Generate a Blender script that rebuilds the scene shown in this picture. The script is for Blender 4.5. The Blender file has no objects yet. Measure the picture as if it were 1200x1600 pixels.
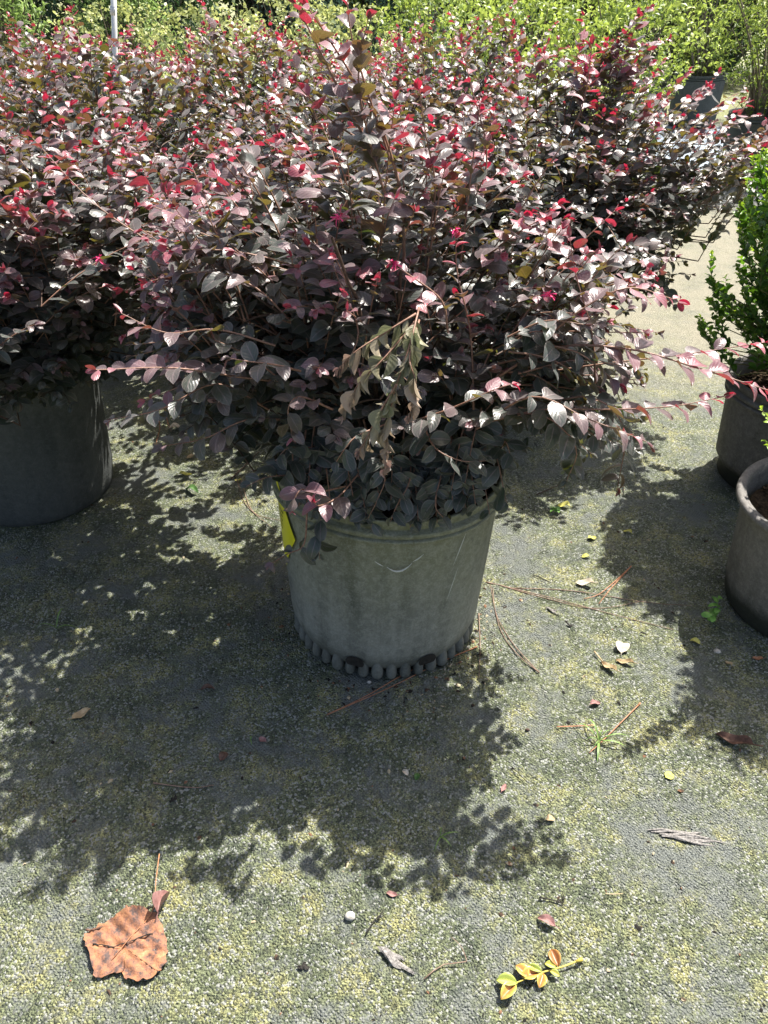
import bpy, math, random
import numpy as np
from mathutils import Vector

# ------------------------------------------------------------------ camera, sky, sun, exposure
scene = bpy.context.scene
COL = scene.collection
R = math.radians
CAM_H, PITCH, FOC = 1.40, R(35.0), 1202.0          # camera height, tilt below horizontal, focal length in photo pixels
cam_d = bpy.data.cameras.new('camera'); cam = bpy.data.objects.new('camera', cam_d); COL.objects.link(cam)
cam_d.sensor_fit = 'VERTICAL'; cam_d.sensor_height = 24.0; cam_d.lens = 24.0 * FOC / 1600.0
cam_d.clip_start = 0.02; cam_d.clip_end = 400.0
cam.location = (0, 0, CAM_H); cam.rotation_euler = (R(90) - PITCH, 0, 0)
scene.camera = cam
SUN_EL, SUN_AZ = R(59.0), R(40.0)                    # elevation; azimuth to the right of the view direction (+Y)
w = bpy.data.worlds.new('World'); scene.world = w; w.use_nodes = True
nt = w.node_tree; bg = nt.nodes['Background']
sky = nt.nodes.new('ShaderNodeTexSky'); sky.sky_type = 'NISHITA'; sky.sun_disc = False
sky.sun_elevation = SUN_EL; sky.sun_rotation = SUN_AZ; sky.air_density = 1.0; sky.dust_density = 4.5; sky.ozone_density = 0.3
nt.links.new(sky.outputs[0], bg.inputs[0]); bg.inputs[1].default_value = 0.085
sd = bpy.data.lights.new('sun', 'SUN'); sd.energy = 5.0; sd.angle = R(0.53); sd.color = (1.0, 0.955, 0.88)
so = bpy.data.objects.new('sun', sd); COL.objects.link(so)
sdir = Vector((math.sin(SUN_AZ) * math.cos(SUN_EL), math.cos(SUN_AZ) * math.cos(SUN_EL), math.sin(SUN_EL)))
so.rotation_euler = sdir.to_track_quat('Z', 'Y').to_euler(); so.location = (3, 5, 8)
scene.view_settings.view_transform = 'Standard'; scene.view_settings.look = 'None'
scene.view_settings.exposure = 1.14; scene.view_settings.gamma = 1.0; scene.view_settings.use_curve_mapping = False

rs = np.random.RandomState(7)
random.seed(7)

# ------------------------------------------------------------------ photo pixel -> place in the world
def ray(px, py):
    a = (px - 600.0) / FOC; b = (py - 800.0) / FOC
    c, s = math.cos(PITCH), math.sin(PITCH)
    return np.array((a, c - b * s, -s - b * c))
def gp(px, py, z=0.0):
    d = ray(px, py); t = (z - CAM_H) / d[2]
    return np.array((d[0] * t, d[1] * t, z))
def yp(px, py, y):
    d = ray(px, py); t = y / d[1]
    return np.array((d[0] * t, y, CAM_H + d[2] * t))

# ------------------------------------------------------------------ object helpers
def tag(o, label=None, cat=None, group=None, kind=None):
    if label: o['label'] = label
    if cat: o['category'] = cat
    if group: o['group'] = group
    if kind: o['kind'] = kind
    return o
def empty(name, loc, label, cat, group=None):
    o = bpy.data.objects.new(name, None); COL.objects.link(o); o.location = loc
    o.empty_display_size = 0.1
    return tag(o, label, cat, group)
def mesh_obj(name, V, F, mat, parent=None, smooth=True, attr=None, mats=None, midx=None):
    me = bpy.data.meshes.new(name)
    V = np.asarray(V, dtype=np.float32)
    if isinstance(F, np.ndarray):
        n, k = F.shape
        me.vertices.add(len(V)); me.vertices.foreach_set('co', V.ravel())
        me.loops.add(n * k); me.loops.foreach_set('vertex_index', F.astype(np.int32).ravel())
        me.polygons.add(n)
        me.polygons.foreach_set('loop_start', np.arange(0, n * k, k, dtype=np.int32))
        me.polygons.foreach_set('loop_total', np.full(n, k, dtype=np.int32))
        me.update(calc_edges=True)
    else:
        me.from_pydata([tuple(map(float, v)) for v in V], [], [tuple(int(i) for i in f) for f in F]); me.update()
    if smooth: me.polygons.foreach_set('use_smooth', np.ones(len(me.polygons), dtype=bool))
    if attr is not None:
        a = me.color_attributes.new('leaf', 'FLOAT_COLOR', 'POINT')
        a.data.foreach_set('color', np.asarray(attr, dtype=np.float32).ravel())
    for m in (mats or [mat]): me.materials.append(m)
    if midx is not None: me.polygons.foreach_set('material_index', np.asarray(midx, dtype=np.int32))
    o = bpy.data.objects.new(name, me); COL.objects.link(o)
    if parent: o.parent = parent
    return o
class MB:
    """collects shapes that are one object"""
    def __init__(s): s.V = []; s.F = []; s.M = []; s.n = 0
    def add(s, V, F, m=0):
        V = np.asarray(V, float); s.V.append(V)
        for f in F: s.F.append(tuple(int(i) + s.n for i in f)); s.M.append(m)
        s.n += len(V)
    def tube(s, P, rad, ns=6, m=0, cap=True):
        V, F = tube(P, rad, ns, cap); s.add(V, F, m)
    def build(s, name, mats, parent=None, smooth=True):
        mats = mats if isinstance(mats, list) else [mats]
        return mesh_obj(name, np.concatenate(s.V), s.F, None, parent, smooth, mats=mats, midx=s.M)
def tube(P, rad, ns=6, cap=True):
    P = np.asarray(P, float); n = len(P)
    rad = np.broadcast_to(np.asarray(rad, float), (n,))
    T = np.gradient(P, axis=0); T /= np.linalg.norm(T, axis=1)[:, None] + 1e-9
    ref = np.array((0, 0, 1.0)) if abs(T[0][2]) < 0.9 else np.array((1.0, 0, 0))
    V = []
    for i in range(n):
        a = np.cross(T[i], ref); a /= np.linalg.norm(a) + 1e-9; b = np.cross(T[i], a)
        for k in range(ns):
            t = 2 * math.pi * k / ns
            V.append(P[i] + rad[i] * (math.cos(t) * a + math.sin(t) * b))
    F = []
    for i in range(n - 1):
        for k in range(ns):
            k2 = (k + 1) % ns
            F.append((i * ns + k, i * ns + k2, (i + 1) * ns + k2, (i + 1) * ns + k))
    if cap:
        F.append(tuple(range(ns - 1, -1, -1))); F.append(tuple((n - 1) * ns + k for k in range(ns)))
    return np.array(V), F
def bez(p0, p1, p2, n):
    t = np.linspace(0, 1, n)[:, None]
    return (1 - t) ** 2 * p0 + 2 * t * (1 - t) * p1 + t ** 2 * p2
def spline(pts, n):
    """Catmull-Rom through the points"""
    pts = np.asarray(pts, float)
    if len(pts) == 2: return pts[0] + (pts[1] - pts[0]) * np.linspace(0, 1, n)[:, None]
    P = np.vstack([2 * pts[0] - pts[1], pts, 2 * pts[-1] - pts[-2]])
    out = []
    for t in np.linspace(0, len(pts) - 1 - 1e-6, n):
        i = int(t); u = t - i; a, b, c, d = P[i:i + 4]
        out.append(0.5 * ((2 * b) + (-a + c) * u + (2 * a - 5 * b + 4 * c - d) * u * u + (-a + 3 * b - 3 * c + d) * u ** 3))
    return np.array(out)
def unit(a): return a / (np.linalg.norm(a, axis=-1, keepdims=True) + 1e-9)

# ------------------------------------------------------------------ material helpers
class NT:
    def __init__(s, name):
        s.m = bpy.data.materials.new(name); s.m.use_nodes = True
        s.t = s.m.node_tree; s.p = s.t.nodes['Principled BSDF']; s.out = s.t.nodes['Material Output']
    def n(s, typ, **kw):
        nd = s.t.nodes.new(typ)
        for k, v in kw.items():
            if k.startswith('i_'):
                key = k[2:]; key = int(key) if key.isdigit() else key.replace('_', ' ')
                if hasattr(v, 'is_linked') or isinstance(v, bpy.types.NodeSocket): s.t.links.new(v, nd.inputs[key])
                else: nd.inputs[key].default_value = v
            else: setattr(nd, k, v)
        return nd
    def l(s, a, b): s.t.links.new(a, b)
    def mix(s, f, a, b, blend='MIX'):
        nd = s.t.nodes.new('ShaderNodeMix'); nd.data_type = 'RGBA'; nd.blend_type = blend
        for sock, v in ((nd.inputs[0], f), (nd.inputs[6], a), (nd.inputs[7], b)):
            if isinstance(v, bpy.types.NodeSocket): s.l(v, sock)
            elif isinstance(v, (int, float)): sock.default_value = v
            else: sock.default_value = (*v, 1.0)
        return nd.outputs[2]
    def math(s, op, a, b=0.0, c=None, clamp=False):
        nd = s.t.nodes.new('ShaderNodeMath'); nd.operation = op; nd.use_clamp = clamp
        for i, v in enumerate((a, b, c)):
            if v is None: continue
            if isinstance(v, bpy.types.NodeSocket): s.l(v, nd.inputs[i])
            else: nd.inputs[i].default_value = v
        return nd.outputs[0]
    def ramp(s, f, stops, mode='LINEAR'):
        nd = s.t.nodes.new('ShaderNodeValToRGB'); cr = nd.color_ramp; cr.interpolation = mode
        while len(cr.elements) < len(stops): cr.elements.new(0.5)
        for e, (p, c) in zip(cr.elements, stops):
            e.position = p; e.color = (*c, 1.0) if not isinstance(c, (int, float)) else (c, c, c, 1.0)
        s.l(f, nd.inputs[0]); return nd.outputs[0]
    def noise(s, scale, detail=3.0, rough=0.55, vec=None, dist=0.0):
        nd = s.n('ShaderNodeTexNoise', i_Scale=scale, i_Detail=detail, i_Roughness=rough, i_Distortion=dist)
        if vec is not None: s.l(vec, nd.inputs['Vector'])
        return nd.outputs['Fac']
    def coords(s): return s.n('ShaderNodeTexCoord').outputs['Object']
    def scale(s, vec, sc):
        nd = s.n('ShaderNodeMapping'); s.l(vec, nd.inputs[0]); nd.inputs['Scale'].default_value = sc; return nd.outputs[0]
    def bump(s, h, strength, dist):
        nd = s.n('ShaderNodeBump', i_Strength=strength, i_Distance=dist); s.l(h, nd.inputs['Height']); return nd.outputs[0]
    def fin(s, col=None, rough=None, spec=None, normal=None):
        for key, v in (('Base Color', col), ('Roughness', rough), ('Specular IOR Level', spec), ('Normal', normal)):
            if v is None: continue
            if isinstance(v, bpy.types.NodeSocket): s.l(v, s.p.inputs[key])
            elif isinstance(v, (int, float)): s.p.inputs[key].default_value = v
            else: s.p.inputs[key].default_value = (*v, 1.0)
        return s.m

def leaf_mat(name, top, under, trans, rough=0.42, spec=0.55, tmix=0.35, jitter=0.3, edge=(0.36, 0.27, 0.28), edge_amt=0.30, veins=True, dust=0.0):
    """colours along the leaf's age (attribute R), its own random value (G), across (B) and along (A)"""
    k = NT(name)
    at = k.n('ShaderNodeAttribute', attribute_name='leaf')
    sp = k.n('ShaderNodeSeparateColor'); k.l(at.outputs['Color'], sp.inputs[0])
    age, rnd, acr, alo = sp.outputs[0], sp.outputs[1], sp.outputs[2], at.outputs['Alpha']
    co = k.coords()
    n1 = k.noise(90.0, 3, 0.6, co)
    a2 = k.math('ADD', age, k.math('MULTIPLY', k.math('SUBTRACT', rnd, 0.5), jitter), clamp=True)
    a3 = k.math('ADD', a2, k.math('MULTIPLY', k.math('SUBTRACT', n1, 0.5), 0.22), clamp=True)
    ct = k.ramp(a3, top); cu = k.ramp(a3, under); cx = k.ramp(a3, trans)
    if dust:
        nd = k.math('MULTIPLY', k.noise(900.0, 2, 0.7, co), dust)
        ct = k.mix(nd, ct, (0.5, 0.48, 0.46))
    back = k.n('ShaderNodeNewGeometry').outputs['Backfacing']
    base = k.mix(back, ct, cu)
    em = k.math('MULTIPLY', k.math('GREATER_THAN', acr, 0.86), edge_amt)
    mid = k.math('MULTIPLY', k.math('LESS_THAN', acr, 0.07), 0.45)
    base = k.mix(em, base, edge); base = k.mix(mid, base, edge)
    br = k.math('ADD', k.math('MULTIPLY', rnd, 0.5), 0.75)
    base = k.mix(1.0, base, k.n('ShaderNodeCombineColor', i_0=br, i_1=br, i_2=br).outputs[0], 'MULTIPLY')
    nrm = None
    if veins:
        ph = k.math('SUBTRACT', k.math('MULTIPLY', alo, 34.0), k.math('MULTIPLY', acr, 13.0))
        v = k.math('ADD', k.math('SINE', ph), k.math('MULTIPLY', k.noise(420.0, 3, 0.6, co), 2.2))
        nrm = k.bump(v, 0.32, 0.0004)
    k.fin(base, rough, spec, nrm)
    tr = k.n('ShaderNodeBsdfTranslucent'); k.l(cx, tr.inputs[0])
    if nrm is not None: k.l(nrm, tr.inputs['Normal'])
    ms = k.n('ShaderNodeMixShader', i_0=tmix); k.l(k.p.outputs[0], ms.inputs[1]); k.l(tr.outputs[0], ms.inputs[2])
    k.l(ms.outputs[0], k.out.inputs[0])
    return k.m

M = {}
M['loro'] = leaf_mat('fringe_flower_leaf',
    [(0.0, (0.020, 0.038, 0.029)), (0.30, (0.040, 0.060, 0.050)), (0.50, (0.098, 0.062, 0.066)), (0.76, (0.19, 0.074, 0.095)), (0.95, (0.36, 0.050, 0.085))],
    [(0.0, (0.040, 0.055, 0.030)), (0.3, (0.075, 0.078, 0.042)), (0.6, (0.13, 0.080, 0.055)), (0.85, (0.24, 0.055, 0.060)), (1.0, (0.34, 0.03, 0.05))],
    [(0.0, (0.05, 0.085, 0.012)), (0.33, (0.20, 0.165, 0.020)), (0.60, (0.18, 0.10, 0.030)), (0.74, (0.38, 0.022, 0.045)), (0.95, (0.62, 0.018, 0.07))],
    rough=0.38, spec=0.85, tmix=0.29, jitter=0.36, dust=0.16)
M['loro'].node_tree.nodes['Principled BSDF'].inputs['Sheen Weight'].default_value = 0.25
M['wilt'] = leaf_mat('wilted_leaf',
    [(0.0, (0.18, 0.20, 0.125)), (1.0, (0.28, 0.19, 0.17))], [(0.0, (0.30, 0.29, 0.18)), (1.0, (0.42, 0.27, 0.23))],
    [(0.0, (0.30, 0.33, 0.16)), (1.0, (0.42, 0.22, 0.20))], rough=0.5, spec=0.4, tmix=0.25, edge=(0.4, 0.34, 0.26))
M['box'] = leaf_mat('boxwood_leaf',
    [(0.0, (0.035, 0.085, 0.022)), (0.5, (0.11, 0.24, 0.045)), (1.0, (0.34, 0.47, 0.090))],
    [(0.0, (0.05, 0.10, 0.03)), (0.5, (0.12, 0.22, 0.05)), (1.0, (0.28, 0.42, 0.07))],
    [(0.0, (0.08, 0.22, 0.01)), (0.5, (0.22, 0.45, 0.02)), (1.0, (0.55, 0.75, 0.05))], rough=0.32, spec=0.6, tmix=0.33, edge=(0.3, 0.42, 0.1), edge_amt=0.2)
def green(name, dark, mid, light, tr, tmix=0.35, rough=0.45):
    return leaf_mat(name, [(0.0, dark), (0.5, mid), (1.0, light)], [(0.0, dark), (0.5, mid), (1.0, light)],
                    [(0.0, tuple(c * 0.5 for c in tr)), (1.0, tr)], rough=rough, spec=0.4, tmix=tmix, edge_amt=0.0, veins=False, jitter=0.6)
M['yell'] = green('golden_leaf', (0.05, 0.11, 0.02), (0.20, 0.31, 0.06), (0.56, 0.60, 0.17), (0.55, 0.70, 0.12), 0.36)
M['cream'] = green('cream_leaf', (0.10, 0.17, 0.05), (0.38, 0.44, 0.18), (0.70, 0.68, 0.35), (0.7, 0.75, 0.25), 0.35)
M['olive'] = green('olive_leaf', (0.025, 0.055, 0.015), (0.065, 0.12, 0.03), (0.16, 0.22, 0.05), (0.22, 0.34, 0.05), 0.3)
M['fir'] = green('dark_needle', (0.020, 0.045, 0.022), (0.040, 0.085, 0.038), (0.08, 0.15, 0.055), (0.10, 0.2, 0.05), 0.2, 0.6)
M['juni'] = green('juniper_needle', (0.035, 0.075, 0.055), (0.085, 0.15, 0.12), (0.17, 0.26, 0.20), (0.15, 0.3, 0.18), 0.2, 0.6)
M['arbor'] = green('arborvitae_spray', (0.07, 0.13, 0.04), (0.20, 0.30, 0.09), (0.42, 0.52, 0.18), (0.4, 0.6, 0.15), 0.3, 0.55)

def simple(name, c1, c2, scale=60.0, rough=0.7, spec=0.3, bump=0.0, detail=4.0):
    k = NT(name); co = k.coords(); f = k.noise(scale, detail, 0.6, co)
    c = k.ramp(f, [(0.3, c1), (0.7, c2)])
    return k.fin(c, rough, spec, k.bump(f, 0.6, bump) if bump else None)
M['stem'] = simple('reddish_brown_bark', (0.045, 0.028, 0.020), (0.13, 0.080, 0.058), 150, 0.6, 0.4)
M['twig'] = simple('tan_young_twig', (0.17, 0.085, 0.055), (0.38, 0.22, 0.155), 120, 0.55, 0.4)
M['bark'] = simple('grey_bark', (0.10, 0.085, 0.065), (0.24, 0.20, 0.15), 40, 0.8, 0.2)
M['boxstem'] = simple('green_brown_stem', (0.10, 0.10, 0.04), (0.24, 0.22, 0.09), 80, 0.6, 0.3)
M['soil'] = simple('potting_soil', (0.018, 0.014, 0.010), (0.10, 0.07, 0.045), 130, 0.95, 0.1, 0.01)
M['petal'] = simple('pink_petal', (0.75, 0.03, 0.16), (0.85, 0.10, 0.28), 90, 0.5, 0.3)
M['needle'] = simple('rusty_pine_needle', (0.36, 0.13, 0.055), (0.55, 0.25, 0.13), 60, 0.45, 0.5)
M['needlegrey'] = simple('grey_brown_needle', (0.16, 0.10, 0.07), (0.34, 0.24, 0.18), 60, 0.6, 0.4)
M['white'] = simple('white_painted_pole', (0.70, 0.71, 0.70), (0.82, 0.82, 0.80), 12, 0.45, 0.4)
M['stone'] = simple('pale_pebble', (0.30, 0.28, 0.24), (0.72, 0.69, 0.62), 90, 0.8, 0.3, 0.002)
M['grass'] = simple('grass_blade', (0.09, 0.18, 0.035), (0.24, 0.36, 0.09), 50, 0.45, 0.4)
M['weed'] = simple('seedling_leaf', (0.10, 0.26, 0.04), (0.22, 0.42, 0.08), 60, 0.45, 0.4)
M['yellabel'] = simple('yellow_label_film', (0.80, 0.74, 0.02), (0.88, 0.82, 0.03), 20, 0.4, 0.4)
M['ink'] = simple('black_ink', (0.05, 0.05, 0.02), (0.09, 0.09, 0.03), 20, 0.6, 0.2)
M['scratch'] = simple('pale_scratch', (0.5, 0.5, 0.46), (0.7, 0.7, 0.66), 200, 0.6, 0.3)
M['char_shade'] = simple('black_litter_and_hole_shade', (0.015, 0.014, 0.013), (0.05, 0.045, 0.04), 90, 0.8, 0.2, 0.002)

def pot_mat(name, dark, light, moss, moss_amt, foot_dark=0.0, speck=0.35):
    k = NT(name); co = k.coords()
    big = k.noise(5.5, 5, 0.6, co, 0.4); fine = k.noise(210.0, 4, 0.7, co); grit = k.noise(60.0, 5, 0.65, co)
    streak = k.noise(1.0, 5, 0.6, k.scale(co, (20.0, 20.0, 1.3)))
    c = k.ramp(k.math('ADD', k.math('MULTIPLY', big, 0.55), k.math('MULTIPLY', streak, 0.60)), [(0.42, dark), (0.62, light)])
    z = k.n('ShaderNodeSeparateXYZ'); k.l(co, z.inputs[0]); zz = z.outputs[2]
    mm = k.math('MULTIPLY', k.ramp(k.math('ADD', k.math('MULTIPLY', zz, 1.2), k.math('MULTIPLY', big, 0.5)), [(0.42, 0.0), (0.85, 1.0)]), moss_amt)
    c = k.mix(mm, c, moss)
    gm = k.math('MULTIPLY', k.ramp(k.math('MULTIPLY', grit, fine), [(0.20, 0.0), (0.36, 1.0)]), speck)
    c = k.mix(gm, c, tuple(min(1, v * 2.3 + 0.03) for v in light))
    dk = k.math('MULTIPLY', k.ramp(k.noise(34.0, 5, 0.7, co, 0.5), [(0.30, 1.0), (0.44, 0.0)]), 0.35)
    c = k.mix(dk, c, tuple(v * 0.4 for v in dark))
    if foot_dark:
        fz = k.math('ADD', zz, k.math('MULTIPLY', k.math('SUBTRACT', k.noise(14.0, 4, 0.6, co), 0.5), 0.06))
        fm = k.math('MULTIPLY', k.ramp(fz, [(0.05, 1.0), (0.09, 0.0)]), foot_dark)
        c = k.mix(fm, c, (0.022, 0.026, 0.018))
    h = k.math('ADD', k.math('MULTIPLY', grit, 1.0), k.math('MULTIPLY', fine, 0.35))
    return k.fin(c, 0.68, 0.35, k.bump(h, 0.9, 0.0030))
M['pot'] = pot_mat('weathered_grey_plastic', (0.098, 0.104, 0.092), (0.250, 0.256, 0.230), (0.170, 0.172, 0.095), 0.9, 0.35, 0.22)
M['potblack'] = pot_mat('dull_black_plastic', (0.050, 0.056, 0.056), (0.082, 0.088, 0.086), (0.085, 0.085, 0.06), 0.3, 0.0, 0.2)
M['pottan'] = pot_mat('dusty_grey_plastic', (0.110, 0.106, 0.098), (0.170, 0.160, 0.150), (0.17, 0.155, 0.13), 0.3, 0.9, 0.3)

# ------------------------------------------------------------------ ground: one sheet out to the horizon, real small relief near by
def hash2(i, j, k):
    v = np.sin(i * 127.1 + j * 311.7 + k * 74.7) * 43758.5453
    return v - np.floor(v)
def vnoise(x, y, s, k=0):
    x = x * s; y = y * s; i = np.floor(x); j = np.floor(y); u = x - i; v = y - j
    u = u * u * (3 - 2 * u); v = v * v * (3 - 2 * v)
    return ((hash2(i, j, k) * (1 - u) + hash2(i + 1, j, k) * u) * (1 - v) + (hash2(i, j + 1, k) * (1 - u) + hash2(i + 1, j + 1, k) * u) * v)
def worley(x, y, s, k=0):
    x = x * s; y = y * s; i = np.floor(x); j = np.floor(y); d = np.full(x.shape, 9.0)
    for a in (-1, 0, 1):
        for b in (-1, 0, 1):
            px_ = i + a + hash2(i + a, j + b, k); py_ = j + b + hash2(i + a, j + b, k + 5)
            d = np.minimum(d, (px_ - x) ** 2 + (py_ - y) ** 2)
    return np.sqrt(d)
def relief(x, y):
    moss = np.clip((vnoise(x, y, 7, 1) * 0.6 + vnoise(x, y, 19, 2) * 0.4 - 0.30) * 6, 0, 1)
    wx = x + (vnoise(x, y, 60, 11) - 0.5) * 0.012; wy = y + (vnoise(x, y, 60, 12) - 0.5) * 0.012
    g = (1 - np.clip(worley(wx, wy, 135, 3), 0, 1)) * 0.0024 + (1 - np.clip(worley(wx, wy, 44, 9), 0, 1) ** 2) * 0.0024 + (vnoise(x, y, 22, 13) - 0.5) * 0.005 + (vnoise(x, y, 95, 14) - 0.5) * 0.0030
    rid = 1 - np.abs(2 * vnoise(wx, wy, 30, 15) - 1); g = g - 0.0055 * np.clip((rid - 0.86) / 0.14, 0, 1) * np.clip((vnoise(x, y, 9, 16) - 0.45) * 5, 0, 1)
    g = g * (0.35 + 0.65 * moss) + moss * 0.0016 + (vnoise(x, y, 2.3, 4) - 0.5) * 0.006
    fade = np.clip((3.6 - y) / 1.4, 0, 1) * np.clip((2.1 - np.abs(x)) / 0.5, 0, 1)
    return g * fade - 0.0050
def gz(x, y): return float(relief(np.array([x]), np.array([y]))[0])
ky = [0.30]; st = 0.0026
while ky[-1] < 3.4: ky.append(ky[-1] + st * max(1.0, ky[-1] / 0.9))
while ky[-1] < 120: ky.append(ky[-1] * 1.06 + 0.02)
back = [-120, -40, -15, -5, -2, -1, -0.5, 0.0, 0.15]
Y = np.array(back + ky)
kx = list(np.arange(0, 1.05, 0.0034)); 
while kx[-1] < 2.0: kx.append(kx[-1] + 0.0075)
while kx[-1] < 120: kx.append(kx[-1] * 1.12 + 0.03)
X = np.array([-v for v in kx[:0:-1]] + kx)
GX, GY = np.meshgrid(X, Y); GZ = relief(GX, GY)
V = np.stack([GX, GY, GZ], -1).reshape(-1, 3)
nx, ny = len(X), len(Y)
idx = np.arange(nx * ny).reshape(ny, nx)
F = np.stack([idx[:-1, :-1], idx[:-1, 1:], idx[1:, 1:], idx[1:, :-1]], -1).reshape(-1, 4)
k = NT('mossy_ground_cloth'); co = k.coords()
sx = k.n('ShaderNodeSeparateXYZ'); k.l(co, sx.inputs[0])
moss = k.ramp(k.math('ADD', k.math('MULTIPLY', k.noise(4.2, 6, 0.62, co, 0.3), 0.6), k.math('MULTIPLY', k.noise(26, 5, 0.6, co), 0.4)), [(0.39, 0.0), (0.51, 1.0)])
fine = k.noise(300, 4, 0.75, co); mid = k.noise(90, 4, 0.7, co)
wv1 = k.n('ShaderNodeTexWave', bands_direction='DIAGONAL', i_Scale=75.0, i_Distortion=1.6, i_Detail=1.0); k.l(co, wv1.inputs['Vector'])
mp = k.n('ShaderNodeMapping'); k.l(co, mp.inputs[0]); mp.inputs['Rotation'].default_value = (0, 0, R(90))
wv2 = k.n('ShaderNodeTexWave', bands_direction='DIAGONAL', i_Scale=75.0, i_Distortion=1.6, i_Detail=1.0); k.l(mp.outputs[0], wv2.inputs['Vector'])
weave = k.math('MULTIPLY', wv1.outputs['Fac'], wv2.outputs['Fac'])
cloth = k.mix(weave, (0.112, 0.126, 0.114), (0.250, 0.266, 0.262))
mossc = k.ramp(k.noise(11, 5, 0.65, co), [(0.34, (0.088, 0.108, 0.068)), (0.5, (0.175, 0.198, 0.108)), (0.64, (0.315, 0.310, 0.140))])
speck = k.ramp(fine, [(0.38, (0.18, 0.18, 0.17)), (0.5, (0.95, 0.95, 0.95)), (0.62, (1.9, 1.9, 1.9))])
mossc = k.mix(0.85, mossc, speck, 'MULTIPLY')
grains = k.n('ShaderNodeTexVoronoi', i_Scale=240.0); k.l(co, grains.inputs['Vector'])
gcol = k.n('ShaderNodeSeparateColor'); k.l(grains.outputs['Color'], gcol.inputs[0])
mossc = k.mix(k.math('MULTIPLY', k.math('GREATER_THAN', gcol.outputs[0], 0.80), 0.8), mossc, (0.42, 0.43, 0.40))
mossc = k.mix(k.math('MULTIPLY', k.math('LESS_THAN', gcol.outputs[1], 0.22), 0.75), mossc, (0.045, 0.052, 0.038))
cloth = k.mix(k.math('MULTIPLY', k.ramp(fine, [(0.42, 0.0), (0.60, 1.0)]), 0.6), cloth, (0.23, 0.25, 0.215))
c = k.mix(moss, cloth, mossc)
# beyond the pots: dry straw-coloured cloth, painted grey shade, a painted wet glare strip and green verge
far = k.ramp(k.math('ADD', sx.outputs[1], k.math('MULTIPLY', k.math('SUBTRACT', k.noise(1.2, 4, 0.6, co), 0.5), 1.6)), [(0.0, 0.0), (1.0, 1.0)])
def band(lo, hi, soft=0.25, wob=0.7):
    y = k.math('ADD', sx.outputs[1], k.math('MULTIPLY', k.math('SUBTRACT', k.noise(1.5, 5, 0.65, co), 0.5), wob * 2))
    a = k.math('DIVIDE', k.math('SUBTRACT', y, lo - soft), 2 * soft, clamp=True)
    b = k.math('DIVIDE', k.math('SUBTRACT', hi + soft, y), 2 * soft, clamp=True)
    return k.math('MULTIPLY', a, b)
straw = k.mix(k.noise(120, 4, 0.8, co), (0.19, 0.17, 0.12), (0.48, 0.45, 0.33))
c = k.mix(k.math('MULTIPLY', band(3.1, 5.9, 0.4, 0.5), k.ramp(k.noise(5.0, 5, 0.65, co), [(0.30, 0.35), (0.55, 1.0)])), c, straw)
c = k.mix(band(7.0, 9.6, 0.15, 0.25), c, (0.42, 0.50, 0.60))  # bright glare off wet ground, painted as flat blue-white
c = k.mix(band(5.9, 6.9, 0.2, 0.5), c, (0.15, 0.155, 0.15))  # shadow on the ground, painted as a grey band
c = k.mix(band(10.0, 300.0, 0.4, 0.6), c, k.mix(k.noise(40, 4, 0.7, co), (0.14, 0.17, 0.05), (0.40, 0.40, 0.17)))
h = k.math('ADD', k.math('MULTIPLY', fine, 0.8), k.math('MULTIPLY', mid, 1.2)); h = k.math('SUBTRACT', h, k.math('MULTIPLY', grains.outputs['Distance'], 1.3))
h = k.math('ADD', h, k.math('MULTIPLY', weave, 0.35))
M['ground'] = k.fin(c, 0.5, 0.55, k.bump(h, 1.0, 0.0050))
ground = mesh_obj('ground', V, F, M['ground']); tag(ground, kind='structure')

# ------------------------------------------------------------------ leaves
def template(rows, cols, fold=0.15, curl=0.3, shape='ovate', twist=0.0, wavy=0.0):
    u = np.linspace(0, 1, rows) ** 0.9; v = np.linspace(-1, 1, cols)
    if shape == 'ovate': prof = np.sin(np.pi * u ** 0.90) ** 0.62
    elif shape == 'obovate': prof = np.sin(np.pi * u ** 1.25) ** 0.6
    elif shape == 'lance': prof = np.sin(np.pi * u ** 0.9)
    else: prof = np.sin(np.pi * u) ** 0.5
    prof = np.clip(prof, 0.02, 1)
    VV = np.zeros((rows, cols, 3)); A = np.zeros((rows, cols, 2))
    for i in range(rows):
        ang = curl * u[i] * 1.6
        for j in range(cols):
            y = v[j] * prof[i] * 0.5
            z = fold * abs(y) * 1.6 + wavy * math.sin(u[i] * 9 + j) * 0.05
            x = math.sin(ang) / (curl * 1.6) if abs(curl) > 1e-3 else u[i]
            zz = -(1 - math.cos(ang)) / (curl * 1.6) if abs(curl) > 1e-3 else 0
            t = twist * u[i]
            VV[i, j] = (x - z * 0.1, y * math.cos(t) - z * math.sin(t), zz + z * math.cos(t) + y * math.sin(t))
            A[i, j] = (abs(v[j]), u[i])
    ids = np.arange(rows * cols).reshape(rows, cols)
    F = np.stack([ids[:-1, :-1], ids[1:, :-1], ids[1:, 1:], ids[:-1, 1:]], -1).reshape(-1, 4)
    return VV.reshape(-1, 3), F, A.reshape(-1, 2)
def tset(rows, cols, shape, n=6, seed=1, curl=(0.1, 0.9), fold=(-0.1, 0.45)):
    r = np.random.RandomState(seed); out = []
    for i in range(n):
        out.append(template(rows, cols, r.uniform(*fold), r.uniform(*curl), shape, r.uniform(-0.5, 0.5), r.uniform(0, 0.8)))
    return out
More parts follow.
